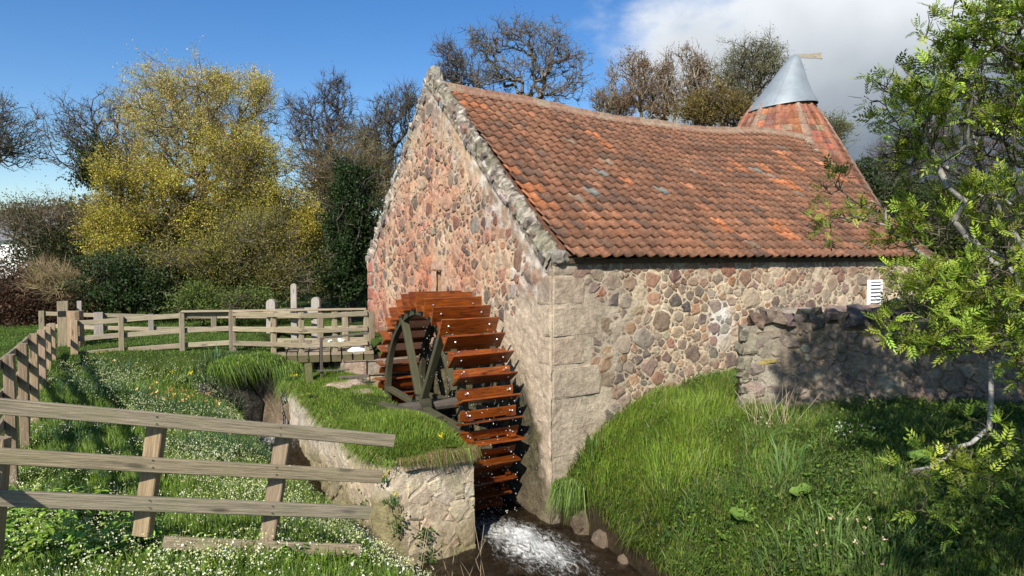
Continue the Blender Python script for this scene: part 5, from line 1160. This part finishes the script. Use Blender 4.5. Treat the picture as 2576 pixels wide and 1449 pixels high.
# right bank
def okr(x, y): return (x > XR(y) - .02) & (y < YC - .02) & (H(x, y) > .22)
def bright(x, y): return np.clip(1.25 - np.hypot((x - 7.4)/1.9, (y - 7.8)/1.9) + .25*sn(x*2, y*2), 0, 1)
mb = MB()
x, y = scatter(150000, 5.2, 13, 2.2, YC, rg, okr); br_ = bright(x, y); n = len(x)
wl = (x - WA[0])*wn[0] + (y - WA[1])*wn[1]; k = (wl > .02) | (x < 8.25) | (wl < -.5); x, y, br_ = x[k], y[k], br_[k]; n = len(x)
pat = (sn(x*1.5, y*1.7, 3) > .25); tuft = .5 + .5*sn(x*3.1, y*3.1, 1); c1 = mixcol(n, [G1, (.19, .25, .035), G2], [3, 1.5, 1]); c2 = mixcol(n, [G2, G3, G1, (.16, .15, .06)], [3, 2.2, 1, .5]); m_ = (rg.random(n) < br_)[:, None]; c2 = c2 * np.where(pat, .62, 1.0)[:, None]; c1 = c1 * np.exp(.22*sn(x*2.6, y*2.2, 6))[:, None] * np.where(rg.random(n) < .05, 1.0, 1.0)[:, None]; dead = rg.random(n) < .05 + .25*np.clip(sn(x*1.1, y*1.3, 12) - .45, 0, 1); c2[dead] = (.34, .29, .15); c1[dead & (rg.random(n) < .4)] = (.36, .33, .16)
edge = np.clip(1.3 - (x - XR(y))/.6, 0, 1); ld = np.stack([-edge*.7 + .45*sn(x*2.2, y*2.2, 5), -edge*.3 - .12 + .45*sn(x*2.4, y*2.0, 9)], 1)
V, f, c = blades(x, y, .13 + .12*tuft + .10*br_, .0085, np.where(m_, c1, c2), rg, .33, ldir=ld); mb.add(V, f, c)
mb.obj('bank_grass', M['grass'], kind='stuff')
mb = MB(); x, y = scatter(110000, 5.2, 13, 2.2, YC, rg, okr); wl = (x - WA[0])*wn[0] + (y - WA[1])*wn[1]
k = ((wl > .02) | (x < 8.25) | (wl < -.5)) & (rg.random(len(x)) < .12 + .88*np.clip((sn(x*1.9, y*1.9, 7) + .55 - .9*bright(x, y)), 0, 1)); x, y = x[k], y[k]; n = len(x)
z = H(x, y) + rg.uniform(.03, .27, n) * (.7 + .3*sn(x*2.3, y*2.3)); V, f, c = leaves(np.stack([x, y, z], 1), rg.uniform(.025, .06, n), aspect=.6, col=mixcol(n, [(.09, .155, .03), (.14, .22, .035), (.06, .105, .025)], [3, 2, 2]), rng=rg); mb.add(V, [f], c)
mb.obj('low_weeds', M['leaf'], kind='stuff')
# left bank
def okl(x, y): return (x < XL(y) - .0) & (H(x, y) > .18) & (y < 14.3)
def okl2(x, y): return okl(x, y) & (x > -.98 - .02*sn(y*3, 0))
mb = MB()
x, y = scatter(95000, -1.0, 3.0, 3.2, 14.6, rg, okl2); n = len(x)
edge = np.clip(1.2 - (XL(y) - x)/.45, 0, 1); ld = np.stack([edge*.75 + .4*sn(x*2.2, y*2.2, 5), -edge*.1 + .4*sn(x*2.4, y*2.0, 9)], 1)
h = .18 + .08*sn(x*2.7, y*2.7, 3); V, f, c = blades(x, y, h, .0085, mixcol(n, [G2, G1, G3, (.17, .26, .06)], [2, 3, .8, 3]), rg, .38, ldir=ld); mb.add(V, f, c)
x, y = scatter(36000, -5, 3.0, 2.6, 5.6, rg, okl); n = len(x); V, f, c = blades(x, y, .20, .008, mixcol(n, [G2, G1, G3], [3, 2, 1.5]), rg, .5); mb.add(V, f, c)
mb.obj('left_bank_grass', M['grass'], kind='stuff')
# lawns: short blades
mb = MB(); x, y = scatter(52000, -9, -1.05, 5, 22, rg, lambda x, y: x < 9); V, f, c = blades(x, y, .05, .011, mixcol(len(x), [(.12, .20, .03), (.09, .16, .025)], [1, 1], .15), rg, .4); mb.add(V, f, c)
x, y = scatter(70000, -4, 5.6, 14.4, 24, rg, lambda x, y: ~((x > 3.0) & (x < 5.3) & (y < 17.5)) & ~((y < 14.7) & (x > 1.8))); V, f, c = blades(x, y, .06, .013, mixcol(len(x), [(.12, .20, .03), (.08, .145, .025)], [1, 1], .15), rg, .4); mb.add(V, f, c)
mb.obj('lawn_grass', M['grass'], kind='stuff')
# white flowering leek scattered through the left bank
def flowerdots(mb, x, y, z, size, cols, w, k=3):
    n = len(x); p = np.repeat(np.stack([x, y, z], 1), k, 0) + rg.normal(0, .011, (n*k, 3)); V, f, c = leaves(p, rg.uniform(.6, 1.3, n*k)*size, aspect=.75, col=np.repeat(mixcol(n, cols, w, .1, .03), k, 0), rng=rg); mb.add(V, [f], c)
mb = MB(); x, y = scatter(34000, -1, 2.9, 3.1, 14.4, rg, okl2); d = .30 + .75*sn(x*1.8, y*1.5, 9) + .35*np.exp(-((x-1.3)/.9)**2 - ((y-8)/2)**2); k = rg.random(len(x)) < d; x, y = x[k], y[k]
flowerdots(mb, x, y, H(x, y) + rg.uniform(.15, .33, len(x)), .015, [(.56, .58, .30), (.48, .54, .20), (.66, .66, .50)], [3, 2, 2])
x, y = scatter(1100, -4, 3, 2.7, 5, rg, okl); flowerdots(mb, x, y, H(x, y) + rg.uniform(.15, .32, len(x)), .017, [(.75, .76, .58), (.8, .8, .72)], [2, 2], 2)
mb.obj('white_blossom', M['petal'], kind='stuff')
# clumps of spent daffodils
def clump(name, label, cat, c, r, n, h, col, flowers=None, lean=.45, gz=None, flop=(0, 0), w=.012, group=None, zf=None):
    t = thing(name, label, cat, (c[0], c[1], float(H(c[0], c[1])) if gz is None else gz), group); rr = r*np.sqrt(rg.random(n)); a = rg.uniform(0, 2*math.pi, n); x, y = c[0] + rr*np.cos(a), c[1] + rr*np.sin(a)
    z = H(x, y) if zf is None else zf(x, y)
    out = np.stack([np.cos(a), np.sin(a)], 1) * (rr/r)[:, None]*.55; V, f, cc = blades(x, y, h, w, hue(col, n, .22, .08, rg), rg, lean*.6, z=z, ldir=out + np.array(flop)); MB().add(V, f, cc).obj('leaves', M['grass'], t, kind='stuff')
    if flowers:
        nf, fc, fs, fh = flowers; k = rg.integers(0, n, nf); px, py = x[k] + rg.normal(0, .04, nf), y[k] + rg.normal(0, .04, nf); pz = z[k] + fh*rg.uniform(.75, 1.1, nf); mb = MB()
        A = np.stack([x[k], y[k], z[k]], 1); B = np.stack([px, py, pz], 1); V, f = tubes(A, B, .003, .0025, 3); mb.add(V, [f], (.10, .16, .04)); mb.obj('stems', M['grass'], t, kind='stuff'); mb = MB()
        p = np.repeat(B, 6, 0); V, f, cc = leaves(p, rg.uniform(.7, 1.2, nf*6)*fs, aspect=.6, col=np.repeat(hue(fc, nf, .2, .06, rg), 6, 0), rng=rg); mb.add(V, [f], cc).obj('flowers', M['petal'], t, kind='stuff')
    return t
DAF = (.08, .15, .065)
def at(u, v, z0=1.9):
    """ground point seen at (u, v)"""
    d = 6.0
    for _ in range(60):
        p = P(u, v, d); e = p.z - float(H(p.x, p.y))
        if abs(e) < .004: break
        d += e * .9
    return P(u, v, min(max(d, 2), 20))
for (u, v, r, n, h, fl, lab) in ((285, 955, .38, 260, .34, (9, (.50, .34, .14), .03, .42), 'dark daffodil clump by the fence corner with a few faded heads'), (225, 1000, .42, 320, .36, None, 'dark daffodil leaves below the zigzag fence'), (330, 1015, .38, 260, .34, None, 'spreading daffodil leaves left of the orange faded heads'),
                                 (420, 1050, .40, 240, .34, (22, (.60, .36, .12), .034, .42), 'daffodil clump thick with faded orange heads'), (505, 1055, .36, 240, .36, (14, (.58, .36, .14), .034, .44), 'daffodil clump with tan heads near the stream bank'), (560, 965, .42, 360, .42, None, 'tall arching dark leaves by the hollow'),
                                 (600, 1150, .40, 320, .42, (3, (.5, .33, .2), .03, .4), 'arching grey green leaves behind the second fence post'), (500, 1150, .38, 260, .38, None, 'upright daffodil leaves behind the top rail'), (180, 1110, .3, 160, .3, None, 'small dark daffodil clump behind the left end of the top rail')):
    p = at(u, v); clump('daffodil_clump', lab, 'daffodils', (p.x, p.y), r, n, h, DAF, fl, flop=(.15, -.1))
for (u, v, r, n, h, fl, lab) in ((2100, 1400, .30, 150, .36, (10, (.55, .45, .28), .028, .38), 'daffodil clump with pale dead heads at the bottom of the right bank'), (2230, 1440, .32, 150, .34, (6, (.55, .42, .28), .028, .36), 'daffodil clump on the bottom edge below the hanging rowan spray'),
                                 (1985, 1200, .22, 70, .42, None, 'tall pale reed like blades halfway up the right bank'), (1905, 1130, .22, 80, .40, (6, (.50, .42, .3), .024, .38), 'long blades with straw heads near the end of the field wall'), (1770, 1260, .22, 60, .3, None, 'broad arching blades in the middle of the right bank'),
                                 (2150, 1120, .22, 50, .24, (10, (.70, .74, .6), .03, .26), 'white flowering parsley in the shade below the field wall')):
    p = at(u, v); clump('herb_clump', lab, 'plant', (p.x, p.y), r, n, h, (.13, .21, .06), fl, flop=(-.1, -.1), w=.02)
for (u, v, lab) in ((444, 942, 'left one of two bright yellow flowers on the left bank'), (476, 947, 'right one of two bright yellow flowers on the left bank')):
    p = at(u, v + 22); clump('yellow_flower', lab, 'flower', (p.x, p.y), .04, 8, .22, (.07, .13, .04), (2, (.85, .62, .02), .045, .25))
for i in range(16):
    u, v = rg.uniform(1480, 2450), rg.uniform(1090, 1440)
    if v > 1449 - (u - 1600)*-.0 or (u < 1640 and v > 1250): continue
    p = at(u, v)
    clump('grass_tussock', ('broad dark' if i % 2 else 'pale arching') + ' tussock on the right bank ' + ['below the lit part of the field wall', 'near the crest of the slope', 'close to the mill corner', 'beside the butterbur leaves', 'halfway between stream and wall', 'low towards the stream', 'at the edge of the tree shade', 'deep in the tree shade', 'under the hanging spray', 'next to the spent daffodils', 'above the stream stones', 'among the leafy weeds', 'near the bottom edge', 'in the sunlit strip', 'in front of the parsley', 'at the right margin'][i], 'grass tussock', (p.x, p.y), .2, 55, rg.uniform(.26, .4), [(.17, .25, .07), (.06, .12, .03)][i % 2], None, lean=.7, flop=(-.15, -.15), w=.017)
# butterbur leaves: big ruffled discs
def bigleaf(p, r, lab, col=(.16, .27, .05), tilt=.5, az=0.):
    t = thing('butterbur', lab, 'plant', (p.x, p.y, float(H(p.x, p.y)))); V = [(0, 0, 0)]; n = 18; nr = 4
    for j in range(1, nr+1):
        for k in range(n):
            a = 2*math.pi*k/n; q = r*j/nr*(1 - .35*max(0, math.cos(a))**8); V.append((q*math.cos(a), q*math.sin(a), .10*r*math.sin(a*5)*(j/nr)**2 + .35*r*(j/nr)**2 - .0))
    Mx = Matrix.Translation(p) @ Matrix.Rotation(az, 4, 'Z') @ Matrix.Rotation(tilt, 4, 'X'); V = [(Mx @ Vector(v))[:] for v in V]
    tri = np.array([(0, 1+k, 1+(k+1) % n) for k in range(n)]); f = np.array([(1+j*n+k, 1+j*n+(k+1) % n, 1+(j+1)*n+(k+1) % n, 1+(j+1)*n+k) for j in range(nr-1) for k in range(n)])
    MB().add(V, [tri, f], col).obj('leaf', M['leaf'], t, smooth=True); Vt, ft = tubes([(p.x, p.y, float(H(p.x, p.y)) - .03)], [p[:]], .012, .009, 5); MB().add(Vt, [ft], (.14, .2, .06)).obj('stalk', M['leaf'], t)
for i, (u, v, r, lab) in enumerate(((1865, 1330, .15, 'bright crinkled butterbur leaf low on the right bank'), (2015, 1267, .13, 'broad butterbur leaf above the daffodils on the right bank'), (2032, 1225, .09, 'small upright butterbur leaf behind the broad one'), (1822, 1385, .09, 'folded butterbur leaf nearest the stream'), (2318, 1185, .15, 'shaded butterbur leaf behind the hanging rowan spray'), (2278, 1118, .10, 'rounded butterbur leaf in the shade under the field wall'))):
    p = at(u, v); bigleaf(Vector((p.x, p.y, p.z + .13)), r, lab, tilt=-.35 if i % 2 else .2, az=i*1.3)
# nettles and other leafy plants right below the camera
def leafy(name, lab, c, h, n, L, col):
    t = thing(name, lab, 'plant', (c[0], c[1], float(H(c[0], c[1])))); mbs, mbl = MB(), MB(); rr = .22*np.sqrt(rg.random(n)); a = rg.uniform(0, 6.28, n); x, y = c[0]+rr*np.cos(a), c[1]+rr*np.sin(a); z = H(x, y); hh = h*rg.uniform(.6, 1.15, n)
    top = np.stack([x + rg.normal(0, .05, n), y + rg.normal(0, .05, n), z + hh], 1); b = np.stack([x, y, z - .02], 1); V, f = tubes(b, top, .004, .0025, 4); mbs.add(V, [f], (.09, .14, .04)); mbs.obj('stems', M['grass'], t, kind='stuff')
    for j in range(5):
        s = .35 + .65*j/4; pos = b + (top-b)*s
        for q in range(2):
            az = rg.uniform(0, 6.28) + j*1.57 + np.pi*q + rg.normal(0, .3, n); d = np.stack([np.cos(az), np.sin(az), .1 + .25*rg.normal(size=n)], 1); d /= np.linalg.norm(d, axis=1, keepdims=True)
            l = (L*(1.15 - .45*s)*rg.uniform(.75, 1.2, n))[:, None]; side_ = np.stack([-d[:, 1], d[:, 0], 0*az], 1); w = l*.27; dn = np.array([0, 0, -1.])
            V = np.stack([pos, pos+d*l*.35+side_*w+dn*l*.02, pos+d*l*.7+side_*w*.6+dn*l*.1, pos+d*l+dn*l*.25, pos+d*l*.7-side_*w*.6+dn*l*.1, pos+d*l*.35-side_*w+dn*l*.02, pos+d*l*.5+dn*l*.10], 1).reshape(-1, 3)
            i = (np.arange(n)*7)[:, None]; mbl.add(V, [np.concatenate([i + np.array([[0, 1, 6]]), i + np.array([[1, 2, 6]]), i + np.array([[2, 3, 6]]), i + np.array([[3, 4, 6]]), i + np.array([[4, 5, 6]]), i + np.array([[5, 0, 6]])])], np.repeat(hue(col, n, .2, .07, rg), 7, 0))
    mbl.obj('leaves', M['leaf'], t, kind='stuff')
places = ((30, 1370), (110, 1420), (190, 1360), (60, 1330), (260, 1430), (340, 1400), (430, 1440), (560, 1430), (660, 1400), (740, 1440), (150, 1300), (20, 1440), (840, 1430), (500, 1390), (250, 1340))
words = ('at the very left of the bottom row of nettles', 'in the bottom row just right of the leftmost nettles', 'under the third rail near the left edge', 'poking up below the third rail at the left edge', 'in front of the first leaning post', 'right of the first leaning post foot', 'below the left end of the lowest rail', 'below the middle of the lowest rail', 'at the foot of the second leaning post', 'right of the second leaning post on the bottom edge', 'behind the nettles under the third rail', 'in the bottom left corner', 'near the pier at the bottom edge', 'against the lowest rail', 'between the two leaning posts near the first')
for (u, v), w_ in zip(places, words):
    p = at(u, v); leafy('nettle_clump', 'leafy green nettles ' + w_, (p.x, p.y), .30 if u < 400 else .16, 24 if u < 400 else 12, .11 if u < 400 else .08, (.22, .36, .05))
# turf of the pier with dandelions
def pz(y, x): t = np.clip((x - np.interp(y, PY, PXL)) / (np.interp(y, PY, PXR) - np.interp(y, PY, PXL)), 0, 1); return np.interp(y, PY, PZ) + .10*np.sqrt(np.sin(math.pi*np.clip(t, .001, .999))) + .22*np.sin(math.pi*t)*np.clip(1-np.abs(y-9.5)/1.2, 0, 1)
mb = MB(); n = 34000; y = rg.uniform(8.58, 13.9, n); t = rg.random(n)**.95; k = rg.random(n) < np.where(y > 10.6, .75, 1); y, t = y[k], t[k]; x = np.interp(y, PY, PXL) + t*(np.interp(y, PY, PXR) - np.interp(y, PY, PXL)); n = len(x)
k = ~((t > .45) & (y > 10.6) & (y < 11.9) & (rg.random(n) < .8)); x, y, t = x[k], y[k], t[k]; n = len(x)
ld = np.stack([np.where(t < .12, -.7, np.where(t > .9, .5, 0)), np.where(y < 8.9, -.75, 0)], 1)
lush = np.clip(1.3 - np.abs(y - 9.7)/1.1, 0.25, 1); V, f, c = blades(x, y, .05 + .10*lush, .008, mixcol(n, [G1, G2, (.20, .21, .05)], [3, 3, .8]), rg, .35, z=pz(y, x), ldir=ld); mb.add(V, f, c)
# dry thatch hanging over the front edge
n = 7000; x = rg.uniform(3.3, 4.45, n); y = rg.uniform(8.5, 8.64, n); V, f, c = blades(x, y, .05 + .13*np.clip(.5+.5*sn(x*5, 0), 0, 1), .007, mixcol(n, [(.26, .18, .09), (.16, .17, .05), G1], [2, 1.4, 1]), rg, .5, z=np.full(n, 1.45), ldir=np.tile((0, -.75), (n, 1)), droop=1.3); V = V.copy(); mb.add(V, f, c)
for y0 in np.arange(8.7, 13.6, .17):
    m_ = int(rg.uniform(30, 190)); cx = np.interp(y0, PY, PXL); V, f, c = blades(cx + rg.normal(0, .07, m_), y0 + rg.normal(0, .10, m_), rg.uniform(.10, .20), .008, mixcol(m_, [G1, G2, (.24, .2, .08)], [3, 3, 1]), rg, .4, z=np.full(m_, np.interp(y0, PY, PZ) + .02), ldir=np.tile((-.8, -.1), (m_, 1)), droop=1.5); mb.add(V, f, c)
# overhanging tufts around the bridge end and hollow
for (cx, cy, cz, r, m_, fl) in ((2.55, 14.35, 2.16, .42, 1500, (.15, -.7)), (2.0, 14.1, 2.15, .45, 1500, (.3, -.6)), (3.0, 14.1, 1.95, .3, 900, (.2, -.6)), (3.15, 13.75, 1.72, .35, 1300, (-.3, -.4)), (3.7, 13.5, 1.78, .5, 1500, (0, -.3)), (6.1, 8.55, .62, .25, 900, (-.6, -.5))):
    rr = r*np.sqrt(rg.random(m_)); a = rg.uniform(0, 6.28, m_); V, f, c = blades(cx+rr*np.cos(a), cy+rr*np.sin(a), .30, .010, mixcol(m_, [G2, G1, G3], [3, 1.5, 1]), rg, .4, z=np.full(m_, cz) - .35*rr, flop=(fl[0]*1.2, fl[1]*1.2), droop=1.6); mb.add(V, f, c)
mb.obj('turf_grass', M['grass'], kind='stuff')
def on_pier(u, v, d): return P(u, v, d)
for (p, nf, lab) in ((Vector((4.0, 8.78, 1.55)), 4, 'dandelions on the turf at the front edge of the pier'), (Vector((3.02, 9.0, 1.18)), 2, 'lone dandelion on the left face of the pier'), (Vector((3.05, 8.66, 1.20)), 5, 'bunch of dandelions rooted near the left corner of the pier'), (Vector((3.16, 8.52, .92)), 2, 'dandelion above green leaves on the pier corner'), (Vector((3.05, 12.2, 1.68)), 1, 'single yellow dandelion midway along the pier turf'), (Vector((3.0, 13.5, 1.80)), 3, 'dandelions at the far end of the pier')):
    clump('dandelion', lab, 'flower', (p.x, p.y), .10, 26, .12, (.06, .12, .03), (nf, (.88, .68, .02), .034, .11), lean=.8, gz=p.z, zf=lambda x, y, z=p.z: np.full(len(x), z), w=.016)
for (x, y, z, lab) in ((3.24, 8.50, .62, 'green weed growing from the pier corner joint'), (3.62, 8.50, .38, 'small weed in a joint low on the pier front'), (3.66, 8.48, .08, 'weed at the foot of the pier front'), (2.95, 9.1, .72, 'weed on the left face of the pier')):
    n = 90; p = np.array((x, y, z)) + rg.normal(0, (.07, .025, .08), (n, 3)); V, f, c = leaves(p, rg.uniform(.03, .06, n), aspect=.7, col=hue((.07, .12, .03), n, .2, .08, rg), rng=rg); MB().add(V, [f], c).obj('leaves', M['leaf'], thing('wall_weed', lab, 'weed', (x, y, z)), kind='stuff')
# dry stalks in front of the pier foot and at the wall end
for (u0, v0, u1, v1, d, n, lab) in ((1050, 1449, 1240, 1310, 7.9, 13, 'pale dry stalks rising from the water edge before the pier'), (1890, 1060, 1990, 960, 9.6, 26, 'thin dry stems leaning at the end of the field wall')):
    t = thing('dry_stalks', lab, 'plant', P((u0+u1)/2, v0, d)[:]); us = rg.uniform(u0, u1, n); A = np.array([P(u, v0 + 25, d)[:] for u in us]); B = np.array([P(u + rg.normal(0, 45), v1 + abs(rg.normal(0, 40)), d + rg.normal(0, .2))[:] for u in us]); Mi = (A+B)/2 + rg.normal(0, .04, A.shape)
    V, f = tubes(np.concatenate([A, Mi]), np.concatenate([Mi, B]), .0035, .002, 3); MB().add(V, [f], (.42, .34, .23)).obj('stems', M['twig'], t, kind='stuff')
